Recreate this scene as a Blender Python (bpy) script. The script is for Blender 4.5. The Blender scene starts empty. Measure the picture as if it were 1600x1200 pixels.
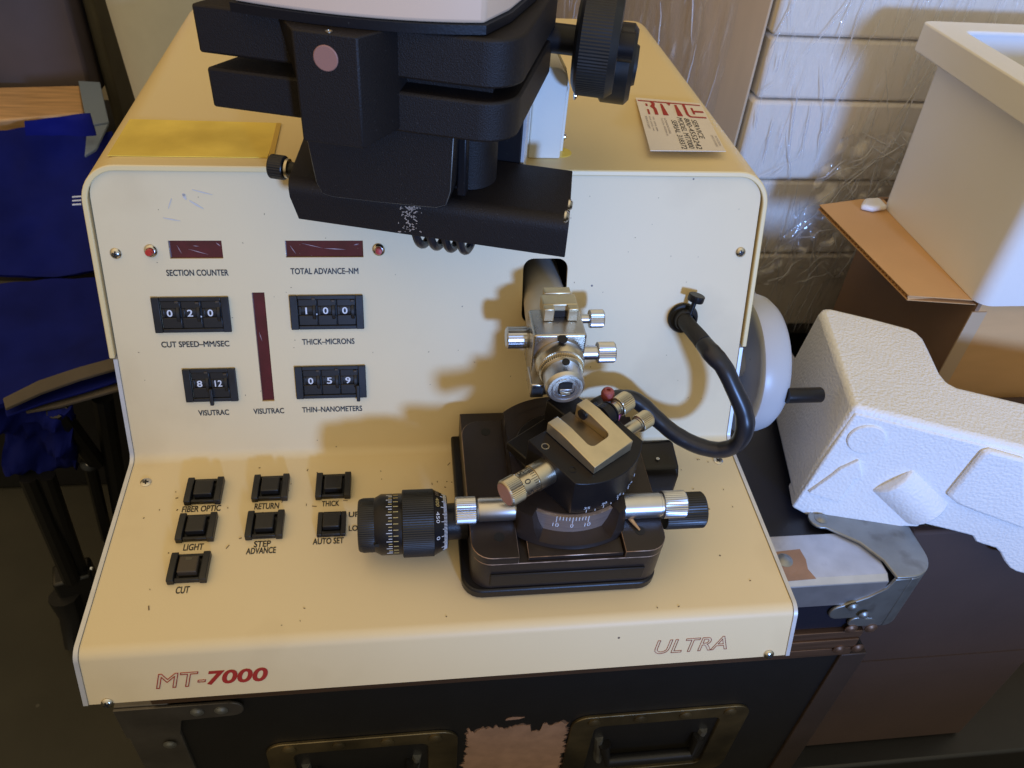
import bpy, bmesh, math, random
from mathutils import Vector, Matrix, noise
random.seed(7)
S = bpy.context.scene
COL = S.collection
PI = math.pi
V = Vector

# ------------------------------------------------------------------ camera, world, light, exposure
FPX = 1246.28
RC = Matrix(((0.9913, -0.0238, 0.1296), (-0.1136, -0.6524, 0.7493), (0.0667, -0.7575, -0.6494)))
cx, cy = RC.col[0].normalized(), RC.col[1].copy()
cy = (cy - cx * cy.dot(cx)).normalized()
cz = cx.cross(cy)
CAM = V((-.0267, -.4294, .4358))
cam = bpy.data.objects.new('camera', bpy.data.cameras.new('camera'))
cam.data.sensor_width = 36; cam.data.lens = FPX * 36 / 1600
cam.data.clip_start = .01; cam.data.clip_end = 50
cam.data.dof.use_dof = True; cam.data.dof.focus_distance = .52; cam.data.dof.aperture_fstop = 20
cam.matrix_world = Matrix(((cx.x, -cy.x, -cz.x, CAM.x), (cx.y, -cy.y, -cz.y, CAM.y), (cx.z, -cy.z, -cz.z, CAM.z), (0, 0, 0, 1)))
COL.objects.link(cam); S.camera = cam

W = bpy.data.worlds.new('World'); S.world = W; W.use_nodes = True
nt = W.node_tree; nt.nodes.clear()
wo = nt.nodes.new('ShaderNodeOutputWorld'); bg = nt.nodes.new('ShaderNodeBackground')
tc = nt.nodes.new('ShaderNodeTexCoord'); dp = nt.nodes.new('ShaderNodeVectorMath'); dp.operation = 'DOT_PRODUCT'
dp.inputs[1].default_value = (-.14, -.14, .97)
rp = nt.nodes.new('ShaderNodeValToRGB'); mp = nt.nodes.new('ShaderNodeMapRange')
mp.inputs['From Min'].default_value = -1; mp.inputs['From Max'].default_value = 1
nt.links.new(tc.outputs['Generated'], dp.inputs[0]); nt.links.new(dp.outputs['Value'], mp.inputs['Value'])
nt.links.new(mp.outputs['Result'], rp.inputs['Fac'])
d2 = nt.nodes.new('ShaderNodeVectorMath'); d2.operation = 'DOT_PRODUCT'; d2.inputs[1].default_value = (.95, -.25, 0)
m2 = nt.nodes.new('ShaderNodeMapRange'); m2.inputs['From Min'].default_value = -1; m2.inputs['From Max'].default_value = 1
r2 = nt.nodes.new('ShaderNodeValToRGB'); mu = nt.nodes.new('ShaderNodeMix'); mu.data_type = 'RGBA'; mu.blend_type = 'MULTIPLY'; mu.inputs['Factor'].default_value = 1
r2.color_ramp.elements[0].color = (1, .775, .42, 1); r2.color_ramp.elements[1].color = (.76, .94, 1.10, 1)
nt.links.new(tc.outputs['Generated'], d2.inputs[0]); nt.links.new(d2.outputs['Value'], m2.inputs['Value']); nt.links.new(m2.outputs['Result'], r2.inputs['Fac'])
nt.links.new(rp.outputs['Color'], mu.inputs['A']); nt.links.new(r2.outputs['Color'], mu.inputs['B']); nt.links.new(mu.outputs['Result'], bg.inputs['Color'])
rp.color_ramp.elements[0].position = .25; rp.color_ramp.elements[0].color = (.035, .028, .022, 1)
rp.color_ramp.elements[1].position = 1; rp.color_ramp.elements[1].color = (1.19, .99, .71, 1)
el = rp.color_ramp.elements.new(.5); el.color = (.30, .25, .19, 1)
el = rp.color_ramp.elements.new(.72); el.color = (.56, .49, .39, 1)
bg.inputs['Strength'].default_value = .95
nt.links.new(bg.outputs[0], wo.inputs[0])

def lamp(name, kind, loc, target, power, color, **kw):
    l = bpy.data.lights.new(name, kind); l.energy = power; l.color = color
    for k, v in kw.items(): setattr(l, k, v)
    o = bpy.data.objects.new(name, l); o.location = loc
    o.rotation_euler = (V(target) - V(loc)).to_track_quat('-Z', 'Y').to_euler()
    COL.objects.link(o); return o
def sph(az, el, d, c):
    a, e = math.radians(az), math.radians(el)
    return V(c) + d * V((math.sin(a) * math.cos(e), -math.cos(a) * math.cos(e), math.sin(e)))
# daylight coming in low through the open door in front, a little to the right
lamp('door_daylight', 'SPOT', sph(14, 8, 3.0, (.08, .03, .08)), (.45, .30, .80), 368, (.23, .43, .97), shadow_soft_size=.15, spot_size=math.radians(45), spot_blend=.5)
S.view_settings.view_transform = 'Standard'; S.view_settings.look = 'None'
S.view_settings.exposure = 0; S.view_settings.gamma = 1
S.render.engine = 'CYCLES'

# ------------------------------------------------------------------ measuring helpers (photo -> real planes)
def ray(x, y): return cx * (x - 800) + cy * (y - 600) + cz * FPX
def on_plane(x, y, n, o):
    r = ray(x, y); return CAM + r * (n.dot(V(o) - CAM) / n.dot(r))
def ax(x, y, v): return on_plane(x, y, V((1, 0, 0)), (v, 0, 0))
def ay(x, y, v): return on_plane(x, y, V((0, 1, 0)), (0, v, 0))
def az(x, y, v): return on_plane(x, y, V((0, 0, 1)), (0, 0, v))
X = V((1, 0, 0))
PV = V((0, .0649, .1977)).normalized(); PN = X.cross(PV); PN = -PN if PN.y > 0 else PN
DV = V((0, .1514, .0085)).normalized(); DN = X.cross(DV)
LO = V((0, -.1514, -.0085)); LV = V((0, .0119, .037)).normalized(); LN = X.cross(LV)
def frame(o, x, y, z):
    return Matrix(((x.x, y.x, z.x, o[0]), (x.y, y.y, z.y, o[1]), (x.z, y.z, z.z, o[2]), (0, 0, 0, 1)))
MP = frame((0, 0, 0), X, PV, PN)      # upright panel: x right, y up the panel, z out of it
MD = frame((0, 0, 0), X, DV, DN)      # desk: x right, y back, z up
ML = frame(LO, X, LV, LN)             # front lip
ID = Matrix.Identity(4)
def P(x, y, h=0): q = MP.inverted() @ on_plane(x, y, PN, PN * h); return V((q.x, q.y))
def D(x, y, h=0): q = MD.inverted() @ on_plane(x, y, DN, DN * h); return V((q.x, q.y))
def L(x, y): q = ML.inverted() @ on_plane(x, y, LN, LO); return V((q.x, q.y))
def axis_frame(o, z, up=V((0, 0, 1))):
    z = z.normalized(); x = up.cross(z)
    if x.length < 1e-5: x = V((1, 0, 0))
    x.normalize(); return frame(o, x, z.cross(x), z)

# ------------------------------------------------------------------ materials
def mat(name, col, rough=.5, metal=0., var=0., vscale=30., bump=0., bscale=200., spec=.5, specks=0., sscale=60., stretch=None, speck_col=(.08, .05, .03), trans=0., coat=0., dirt=None, rvar=0.):
    m = bpy.data.materials.new(name); m.use_nodes = True
    n = m.node_tree; b = n.nodes['Principled BSDF']
    b.inputs['Base Color'].default_value = (*col, 1); b.inputs['Roughness'].default_value = rough
    b.inputs['Metallic'].default_value = metal; b.inputs['Specular IOR Level'].default_value = spec
    b.inputs['Transmission Weight'].default_value = trans; b.inputs['Coat Weight'].default_value = coat
    t = n.nodes.new('ShaderNodeTexCoord'); src = t.outputs['Object']
    if stretch:
        mpn = n.nodes.new('ShaderNodeMapping'); mpn.inputs['Scale'].default_value = stretch
        n.links.new(src, mpn.inputs[0]); src = mpn.outputs[0]
    colout = None
    def mix(fac, a, bcol):
        x = n.nodes.new('ShaderNodeMix'); x.data_type = 'RGBA'
        n.links.new(fac, x.inputs['Factor'])
        if isinstance(a, tuple): x.inputs['A'].default_value = (*a, 1)
        else: n.links.new(a, x.inputs['A'])
        x.inputs['B'].default_value = (*bcol, 1); return x.outputs['Result']
    def ns(scale, detail=4):
        x = n.nodes.new('ShaderNodeTexNoise'); x.inputs['Scale'].default_value = scale; x.inputs['Detail'].default_value = detail
        n.links.new(src, x.inputs['Vector']); return x
    def rng(o, a, b_, c=0., d=1.):
        x = n.nodes.new('ShaderNodeMapRange'); x.inputs[1].default_value = a; x.inputs[2].default_value = b_
        x.inputs[3].default_value = c; x.inputs[4].default_value = d; n.links.new(o, x.inputs[0]); return x.outputs[0]
    cur = col
    if var:
        f = rng(ns(vscale).outputs['Fac'], .3, .7)
        cur = mix(f, tuple(min(1, c * (1 + var)) for c in col), tuple(c * (1 - var) for c in col))
    if dirt:
        dcol, dsc, lo, hi, amt = dirt
        cur = mix(rng(ns(dsc, 8).outputs['Fac'], lo, hi, 0, amt), cur, dcol)
    if specks:
        v = n.nodes.new('ShaderNodeTexVoronoi'); v.inputs['Scale'].default_value = sscale; n.links.new(src, v.inputs['Vector'])
        near = rng(v.outputs['Distance'], .05, .075, 1, 0)
        sep = n.nodes.new('ShaderNodeSeparateColor'); n.links.new(v.outputs['Color'], sep.inputs[0])
        pick = rng(sep.outputs[0], 1 - specks, 1 - specks + .02)
        mul = n.nodes.new('ShaderNodeMath'); mul.operation = 'MULTIPLY'; n.links.new(near, mul.inputs[0]); n.links.new(pick, mul.inputs[1])
        cur = mix(mul.outputs[0], cur, speck_col)
    if not isinstance(cur, tuple): n.links.new(cur, b.inputs['Base Color'])
    if rvar:
        n.links.new(rng(ns(vscale * 1.7).outputs['Fac'], .3, .7, max(.02, rough - rvar), min(1, rough + rvar)), b.inputs['Roughness'])
    if bump:
        bp = n.nodes.new('ShaderNodeBump'); bp.inputs['Strength'].default_value = bump; bp.inputs['Distance'].default_value = .001
        n.links.new(ns(bscale, 3).outputs['Fac'], bp.inputs['Height']); n.links.new(bp.outputs[0], b.inputs['Normal'])
    return m
M = {}
M['paint'] = mat('cream_paint', (.80, .645, .375), .48, var=.02, vscale=9, bump=.05, bscale=900, specks=.10, sscale=75, dirt=((.46, .33, .16), 11, .55, .80, .34))
M['cover'] = mat('cream_cover_paint', (.80, .62, .30), .40, var=.02, vscale=7, bump=.06, bscale=900, specks=.03, sscale=50)
M['bracket'] = mat('white_paint', (.80, .76, .64), .4, var=.02, bump=.05, bscale=600)
M['plate_edge'] = mat('worn_white_edge', (.66, .66, .66), .35, metal=.35, var=.1, vscale=60)
M['black'] = mat('black_crinkle_paint', (.0115, .0078, .0062), .55, spec=.36, bump=.35, bscale=1500, specks=.35, sscale=330, speck_col=(.10, .085, .07))
M['black_s'] = mat('black_satin', (.009, .008, .009), .36, spec=.35, bump=.08, bscale=900, specks=.2, sscale=260, speck_col=(.07, .06, .05))
M['edgewear'] = mat('worn_bronze_edge', (.30, .20, .14), .4, metal=.7, var=.6, vscale=120)
M['anod'] = mat('black_anodised_brown', (.028, .020, .017), .38, metal=.25, var=.2, vscale=40, bump=.05, bscale=800, specks=.12, sscale=220, speck_col=(.12, .10, .08))
M['bronze'] = mat('worn_bronze', (.86, .68, .60), .30, metal=.85, stretch=(1, 1, 60), var=.2, vscale=60)
M['plastic'] = mat('black_plastic', (.011, .0105, .010), .42, bump=.05, bscale=600, rvar=.1)
M['cap'] = mat('button_cap', (.014, .012, .010), .35, specks=.2, sscale=400, speck_col=(.05, .04, .03))
M['capbrown'] = mat('button_cap_faded', (.055, .040, .026), .4)
M['rubber'] = mat('black_rubber', (.017, .017, .021), .34, bump=.06, bscale=120, var=.2, vscale=30)
M['fabricblk'] = mat('black_sleeve', (.018, .017, .018), .7, bump=.4, bscale=900)
M['steel'] = mat('brushed_steel', (.50, .48, .46), .30, metal=1, var=.12, vscale=50, bump=.05, bscale=300, rvar=.08)
M['satin'] = mat('satin_aluminium', (.60, .60, .61), .33, metal=1, var=.05, vscale=90)
M['dark_steel'] = mat('tarnished_steel', (.22, .18, .13), .4, metal=.9, var=.2, vscale=60)
M['brass'] = mat('warm_nickel', (.62, .55, .42), .30, metal=1, var=.08, vscale=60)
M['gold_reflect'] = mat('gold_lit_steel', (.66, .56, .37), .36, metal=.9, var=.06, vscale=90, rvar=.06)  # silver steel; the warm gold reflection is put into its colour
M['dark'] = mat('dark_cavity', (.006, .006, .006), .6)
M['ink'] = mat('black_ink', (.025, .022, .02), .5)
M['red_ink'] = mat('red_ink', (.40, .028, .018), .45)
M['fade_ink'] = mat('faded_red_ink', (.36, .12, .11), .5)
M['white_ink'] = mat('white_ink', (.72, .74, .78), .5)
M['yellow_ink'] = mat('yellow_ink', (.62, .48, .18), .5)
M['grey_ink'] = mat('grey_ink', (.30, .25, .22), .6)
M['redwin'] = mat('dark_red_window', (.085, .006, .016), .10, coat=.6, specks=.25, sscale=260, speck_col=(.35, .25, .25), var=.2, vscale=80)
M['redbtn'] = mat('red_plastic', (.50, .03, .02), .3)
M['pinkcap'] = mat('faded_pink_cap', (.36, .17, .12), .5)
M['pinkbtn'] = mat('pink_knurl', (.60, .14, .30), .35)
M['redball'] = mat('dull_red_ball', (.32, .07, .06), .45)
M['chrome'] = mat('screw_chrome', (.62, .60, .57), .18, metal=1)
M['wheel'] = mat('grey_enamel', (.50, .51, .53), .36, var=.03, vscale=20, specks=.12, sscale=90, speck_col=(.2, .17, .15))
M['tape'] = mat('yellowed_tape', (.93, .68, .11), .18, var=.07, vscale=20, dirt=((.60, .40, .05), 16, .48, .72, .75), specks=.06, sscale=90)
M['card'] = mat('cream_card', (.82, .74, .64), .55, var=.03, vscale=30)
M['beige'] = mat('beige_enamel', (.82, .57, .37), .3, var=.02, vscale=10)
M['foam'] = None
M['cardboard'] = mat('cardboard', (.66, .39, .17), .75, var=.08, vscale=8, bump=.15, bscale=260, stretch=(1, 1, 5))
M['cardboard_dim'] = mat('cardboard_shade_copy', (.27, .165, .10), .75, var=.12, vscale=10, bump=.15, bscale=160)  # darker copy of the cardboard, shade of side and far walls coloured in
M['carton_shade'] = mat('shade_dark_cardboard', (.066, .042, .036), .8, var=.12, vscale=9, bump=.15, bscale=200)  # cardboard in shade; the shade is part of this dark base colour
M['bin'] = mat('grey_white_plastic', (.84, .84, .83), .42, var=.02, vscale=8, bump=.03, bscale=300)
M['whitebox'] = mat('white_carton', (.86, .79, .68), .6, var=.04, vscale=6, bump=.05, bscale=60)
M['stack_shade'] = mat('shade_brown_carton', (.56, .44, .30), .7, var=.25, vscale=9, stretch=(1, 1, .25))  # unlit side of the white stack, its shade painted as brown
M['case'] = mat('black_laminate', (.011, .011, .012), .45, var=.1, bump=.12, bscale=500)
M['caseblue'] = mat('blue_black_laminate', (.010, .012, .024), .4, bump=.12, bscale=500, specks=.06, sscale=60, speck_col=(.4, .36, .3))
M['alu'] = mat('worn_aluminium', (.56, .56, .58), .38, metal=.85, var=.1, vscale=60, dirt=((.22, .2, .18), 25, .62, .75, .8))
M['bracketmetal'] = mat('dull_zinc', (.30, .31, .30), .40, metal=.8, var=.15, vscale=40, dirt=((.16, .15, .14), 60, .55, .75, .7), bump=.1, bscale=200)
M['dull_steel'] = mat('dull_dark_steel', (.13, .12, .11), .5, metal=.7, var=.2, vscale=30, bump=.1, bscale=200)
M['shade_strip'] = mat('shade_brown_metal', (.060, .042, .034), .55, metal=.4, var=.2, vscale=12)  # metal edge in shadow; the shadow is put into its brown
M['bronze_strip'] = mat('brown_aluminium', (.22, .135, .09), .40, metal=.75, stretch=(1, 40, 40), var=.3, vscale=12)
M['dish'] = mat('dirty_brass_dish', (.20, .16, .09), .34, metal=.8, var=.35, vscale=30, dirt=((.03, .03, .03), 16, .4, .7, .8))
M['torn'] = mat('torn_tan_paper', (.36, .22, .15), .85, var=.15, vscale=60, bump=.3, bscale=250)
M['blue'] = mat('royal_blue_canvas', (.006, .011, .135), .85, spec=.12, var=.25, vscale=12, bump=.3, bscale=1100)
M['trim'] = mat('brown_grey_webbing', (.105, .085, .065), .85, bump=.3, bscale=900, var=.1)
M['strap'] = mat('slate_strap', (.19, .24, .32), .8, bump=.3, bscale=900)
M['wood'] = mat('varnished_wood', (.58, .34, .15), .4, stretch=(2, 18, 18), var=.25, vscale=7)
M['darkbox'] = mat('dark_brown_box', (.100, .076, .072), .7, var=.15, vscale=9)
M['darkolive'] = mat('dark_olive_box', (.10, .085, .05), .7, var=.1)
M['bucket'] = mat('pale_grey_plastic', (.72, .73, .66), .5, var=.04)
M['floor'] = mat('shaded_concrete', (.040, .037, .026), .85, var=.2, vscale=6, bump=.2, bscale=80, specks=.15, sscale=25, speck_col=(.09, .085, .07))  # concrete darkened in its base colour for the shade of the surroundings
M['wall'] = mat('beige_wall', (.30, .245, .16), .8, var=.1, vscale=3)
M['tube'] = mat('black_tube', (.010, .010, .010), .35)
def foam_mat():
    m = mat('white_polystyrene', (.84, .85, .86), .5, var=.02, vscale=30)
    n = m.node_tree; b = n.nodes['Principled BSDF']; t = n.nodes.new('ShaderNodeTexCoord')
    v = n.nodes.new('ShaderNodeTexVoronoi'); v.inputs['Scale'].default_value = 470; v.feature = 'SMOOTH_F1'
    n.links.new(t.outputs['Object'], v.inputs['Vector'])
    bp = n.nodes.new('ShaderNodeBump'); bp.inputs['Strength'].default_value = .48; bp.inputs['Distance'].default_value = .0012; bp.invert = True
    n.links.new(v.outputs['Distance'], bp.inputs['Height']); n.links.new(bp.outputs[0], b.inputs['Normal'])
    return m
M['foam'] = foam_mat()
def film_mat(name, base=.07, sx=130., sz=16.):
    """clear wrinkled plastic: mostly see-through, glossy, with whiter stretched creases"""
    m = bpy.data.materials.new(name); m.use_nodes = True; n = m.node_tree; n.nodes.clear()
    o = n.nodes.new('ShaderNodeOutputMaterial'); mx = n.nodes.new('ShaderNodeMixShader'); ad = n.nodes.new('ShaderNodeMixShader')
    tr = n.nodes.new('ShaderNodeBsdfTransparent'); df = n.nodes.new('ShaderNodeBsdfDiffuse'); gl = n.nodes.new('ShaderNodeBsdfGlossy')
    df.inputs['Color'].default_value = (.85, .85, .86, 1); gl.inputs['Color'].default_value = (.95, .95, .95, 1); gl.inputs['Roughness'].default_value = .10
    t = n.nodes.new('ShaderNodeTexCoord'); mpn = n.nodes.new('ShaderNodeMapping'); mpn.inputs['Scale'].default_value = (sx, sx, sz)
    n.links.new(t.outputs['Object'], mpn.inputs[0])
    ns = n.nodes.new('ShaderNodeTexNoise'); ns.inputs['Scale'].default_value = 1; ns.inputs['Detail'].default_value = 5; ns.inputs['Distortion'].default_value = .6
    n.links.new(mpn.outputs[0], ns.inputs['Vector'])
    r = n.nodes.new('ShaderNodeMapRange'); r.inputs[1].default_value = .56; r.inputs[2].default_value = .80; r.inputs[3].default_value = base; r.inputs[4].default_value = .60
    n.links.new(ns.outputs['Fac'], r.inputs[0])
    bp = n.nodes.new('ShaderNodeBump'); bp.inputs['Strength'].default_value = 1; bp.inputs['Distance'].default_value = .0035
    n.links.new(ns.outputs['Fac'], bp.inputs['Height']); n.links.new(bp.outputs[0], gl.inputs['Normal'])
    n.links.new(r.outputs[0], mx.inputs[0]); n.links.new(tr.outputs[0], mx.inputs[1]); n.links.new(df.outputs[0], mx.inputs[2])
    ad.inputs[0].default_value = .11; n.links.new(mx.outputs[0], ad.inputs[1]); n.links.new(gl.outputs[0], ad.inputs[2])
    n.links.new(ad.outputs[0], o.inputs[0]); return m
M['film'] = film_mat('stretch_film')
M['film_loose'] = film_mat('stretch_film_loose', .06, 40., 50.)

# ------------------------------------------------------------------ object helpers
WM = {}
class MB:
    def __init__(s): s.bm = bmesh.new()
    def _add(s, vs, fs, T=ID):
        b = [s.bm.verts.new(T @ V(v)) for v in vs]
        for f in fs:
            try: s.bm.faces.new([b[i] for i in f])
            except ValueError: pass
        return s
    def box(s, x0, x1, y0, y1, z0, z1, T=ID):
        vs = [(x, y, z) for x in (x0, x1) for y in (y0, y1) for z in (z0, z1)]
        return s._add(vs, [(0, 1, 3, 2), (4, 6, 7, 5), (0, 4, 5, 1), (2, 3, 7, 6), (0, 2, 6, 4), (1, 5, 7, 3)], T)
    def prism(s, poly, z0, z1, T=ID):
        n = len(poly)
        a = sum(poly[i][0] * poly[(i + 1) % n][1] - poly[(i + 1) % n][0] * poly[i][1] for i in range(n))
        if a < 0: poly = list(reversed(poly))
        vs = [(p[0], p[1], z0) for p in poly] + [(p[0], p[1], z1) for p in poly]
        fs = [tuple(range(n - 1, -1, -1)), tuple(range(n, 2 * n))] + [(i, (i + 1) % n, n + (i + 1) % n, n + i) for i in range(n)]
        return s._add(vs, fs, T)
    def solid(s, poly3, ext):
        n = len(poly3); e = V(ext); vs = [V(p) for p in poly3] + [V(p) + e for p in poly3]
        return s._add(vs, [tuple(range(n)), tuple(range(2 * n - 1, n - 1, -1))] + [(i, n + i, n + (i + 1) % n, (i + 1) % n) for i in range(n)])
    def lathe(s, prof, T=ID, seg=48, knurl=None, caps=True):
        """prof: list of (z, r[, knurled])"""
        vs, fs = [], []
        for p in prof:
            for k in range(seg):
                r = p[1]
                if len(p) > 2 and p[2] and k % 2: r -= p[2]
                a = 2 * PI * k / seg; vs.append((r * math.cos(a), r * math.sin(a), p[0]))
        for i in range(len(prof) - 1):
            for k in range(seg):
                k2 = (k + 1) % seg
                fs.append((i * seg + k, i * seg + k2, (i + 1) * seg + k2, (i + 1) * seg + k))
        if caps:
            fs.append(tuple(range(seg - 1, -1, -1))); fs.append(tuple((len(prof) - 1) * seg + k for k in range(seg)))
        return s._add(vs, fs, T)
    def tube(s, pts, r, seg=12, closed=False, flat=1.):
        pts = [V(p) for p in pts]; n = len(pts); rs = r if isinstance(r, (list, tuple)) else [r] * n
        vs, fs = [], []; up = None
        for i, p in enumerate(pts):
            t = (pts[(i + 1) % n] - pts[i - 1]) if closed else (pts[min(i + 1, n - 1)] - pts[max(i - 1, 0)])
            t.normalize()
            if up is None:
                up = V((0, 0, 1)) if abs(t.z) < .9 else V((1, 0, 0))
            up = (up - t * up.dot(t)).normalized(); sd = t.cross(up)
            for k in range(seg):
                a = 2 * PI * k / seg; vs.append(p + rs[i] * (math.cos(a) * up * flat + math.sin(a) * sd))
        for i in range(n if closed else n - 1):
            j = (i + 1) % n
            for k in range(seg):
                k2 = (k + 1) % seg; fs.append((i * seg + k, j * seg + k, j * seg + k2, i * seg + k2))
        if not closed: fs += [tuple(range(seg)), tuple((n - 1) * seg + k for k in range(seg - 1, -1, -1))]
        return s._add(vs, fs)
    def build(s, name, m, parent=None, T=ID, bevel=0., seg=2, smooth=35, label=None, recalc=True, sub=0):
        if recalc: bmesh.ops.recalc_face_normals(s.bm, faces=s.bm.faces)
        me = bpy.data.meshes.new(name); s.bm.to_mesh(me); s.bm.free()
        return link(name, me, m, parent, T, bevel, seg, smooth, label, sub)
def link(name, me, m, parent=None, T=ID, bevel=0., seg=2, smooth=35, label=None, sub=0):
    if name == 'optics_pod': m = ['black', M['bracketmetal']]
    if m == 'anod' and bevel: m = ['anod', 'edgewear']
    for x in (m if isinstance(m, (list, tuple)) else [m]): me.materials.append(M[x] if isinstance(x, str) else x)
    if smooth:
        me.shade_smooth(); me.set_sharp_from_angle(angle=math.radians(smooth))
    o = bpy.data.objects.new(name, me); COL.objects.link(o)
    setpar(o, parent, T)
    if bevel:
        b = o.modifiers.new('bevel', 'BEVEL'); b.width = bevel; b.segments = seg; b.limit_method = 'ANGLE'; b.angle_limit = math.radians(40)
        if len(me.materials) > 1: b.material = 1; b.width = min(bevel, .00035); b.segments = 1
    if sub:
        b = o.modifiers.new('subdivision', 'SUBSURF'); b.levels = sub; b.render_levels = sub
    if label: o['label'] = label
    return o
def setpar(o, parent, T):
    WM[o.name] = T
    if parent is not None:
        o.parent = parent; o.matrix_parent_inverse = WM[parent.name].inverted()
    o.matrix_basis = T
def thing(name, label, cat, loc=(0, 0, 0), group=None):
    o = bpy.data.objects.new(name, None); COL.objects.link(o); o.empty_display_size = .02
    T = Matrix.Translation(V(loc)); o.matrix_basis = T; WM[o.name] = T
    o['label'] = label; o['category'] = cat
    if group: o['group'] = group
    return o
def tag(o, label, cat, group=None, kind=None):
    if label: o['label'] = label; o['category'] = cat
    if group: o['group'] = group
    if kind: o['kind'] = kind
    return o
def struct(o): o['kind'] = 'structure'; return o

def text(s, parent, m, F, u0, u1, v0, v1=None, heavy=0., h=.00025, cap=None, outline=0., shear=0., bold=0., rot=0, name='caption', th=.0001, flipx=False):
    """lettering fitted into the rectangle u0..u1, v0..v1 of frame F"""
    c = bpy.data.curves.new(name, 'FONT'); c.body = s; c.size = 1; c.shear = shear; c.resolution_u = 4
    c.align_x = 'CENTER' if '\n' in s else 'LEFT'; c.space_line = .85
    if outline: c.fill_mode = 'NONE'; c.bevel_depth = outline; c.bevel_resolution = 0
    else: c.offset = bold
    o = bpy.data.objects.new('tmp', c); COL.objects.link(o)
    bpy.context.view_layer.update()
    me = bpy.data.meshes.new_from_object(o.evaluated_get(bpy.context.evaluated_depsgraph_get()))
    bpy.data.objects.remove(o); bpy.data.curves.remove(c)
    if heavy:       # thicken the strokes: shifted copies, each a hair above the last
        bm = bmesh.new(); bm.from_mesh(me); src = list(bm.verts) + list(bm.edges) + list(bm.faces)
        for k, (dx, dy) in enumerate(((heavy, 0), (heavy, heavy * .8), (0, heavy * .8))):
            g = bmesh.ops.duplicate(bm, geom=src)
            for v in g['geom']:
                if isinstance(v, bmesh.types.BMVert): v.co.x += dx; v.co.y += dy; v.co.z += .00001 * (k + 1)
        bm.to_mesh(me); bm.free()
    xs = [v.co.x for v in me.vertices]; ys = [v.co.y for v in me.vertices]
    a, b, d, e = min(xs), max(xs), min(ys), max(ys)
    for v in me.vertices:
        X_ = (v.co.x - a) / (b - a); Y_ = (v.co.y - d) / (e - d)
        z = v.co.z * (.02 if outline else (1 if heavy else 0))
        if rot: X_, Y_ = Y_, 1 - X_
        v.co = (u0 + X_ * (u1 - u0), v0 + Y_ * (v1 - v0), h + z)
    return link(name, me, m, parent, F, smooth=0)
def rrect(x0, x1, y0, y1, r, n=6, corners=(1, 1, 1, 1)):
    """corners: (x1y1, x0y1, x0y0, x1y0)"""
    pts = []
    for i, (qx, qy, sx, sy) in enumerate(((x1, y1, 1, 1), (x0, y1, -1, 1), (x0, y0, -1, -1), (x1, y0, 1, -1))):
        rr = r if corners[i] else 0
        if rr == 0: pts.append((qx, qy)); continue
        ccx, ccy = qx - sx * rr, qy - sy * rr
        for k in range(n + 1):
            a = PI / 2 * (i + k / n); pts.append((ccx + rr * math.cos(a), ccy + rr * math.sin(a)))
    return pts
def screw(parent, F, u, v, r=.0033, name='screw', m='chrome', flat=False):
    T = F @ Matrix.Translation((u, v, .0001)) @ Matrix.Rotation(random.uniform(0, 1.5), 4, 'Z')
    if flat: prof = [(0, r), (.0004, r), (.0007, r * .8), (.0007, .0001)]
    else: prof = [(0, r), (.0006, r), (.0012, r * .85), (.0018, r * .55), (.0021, r * .2), (.0021, .0001)]
    s = MB().lathe(prof, seg=24).build(name, m, parent, T)
    z = .0007 if flat else .0019
    w = r * .13; l = r * .52
    MB().box(-l, l, -w, w, z - .0006, z + .0003).box(-w, w, -l, l, z - .0005, z + .00035).build('recess', 'dark', s, T)
    return s

# ================================================================== SETTING
FZ = -.62
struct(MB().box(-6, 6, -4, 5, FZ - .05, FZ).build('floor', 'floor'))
struct(MB().box(-6, 6, 2.2, 2.3, FZ, 2.4).build('back_wall', 'wall'))

# ================================================================== FLIGHT CASE
CT = -.057; CY = -.098; CX0, CX1 = -.255, .372
fc = thing('flight_case', 'black flight case with riveted metal corners, carrying the cream instrument', 'flight case', (.06, .1, FZ))
MB().box(CX0 + .012, CX1 - .012, CY, .46, FZ + .002, -.164).build('body', 'case', fc, bevel=.003)
LX0 = -.226
MB().box(LX0, CX1 - .012, CY - .001, .46, -.1255, CT - .003).build('lid', 'caseblue', fc, bevel=.003)
# silver edging: angle along the front top edge, plus left / back / right
MB().solid([(LX0, CY - .003, CT - .031), (LX0, CY - .003, CT - .003), (LX0, CY + .002, CT + .001), (LX0, CY + .043, CT + .001), (LX0, CY + .043, CT - .002), (LX0, CY + .0, CT - .004), (LX0, CY - .0005, CT - .031)], (CX1 - LX0 - .034, 0, 0)).build('edge_strip', 'alu', fc, bevel=.0008)
MB().box(CX1 - .03, CX1 - .004, CY + .05, .45, CT - .002, CT + .0012).build('edge_strip', 'alu', fc, bevel=.0006)
bs = MB()
for z0, z1, d in ((-.163, -.152, .004), (-.152, -.1495, .0025), (-.1495, -.138, .0045), (-.138, -.1355, .0025), (-.1355, -.1265, .004)):
    bs.box(LX0, CX1 - .03, CY - d, CY + .003, z0, z1)
bs.build('lid_rail', 'bronze_strip', fc, bevel=.0006)
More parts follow.
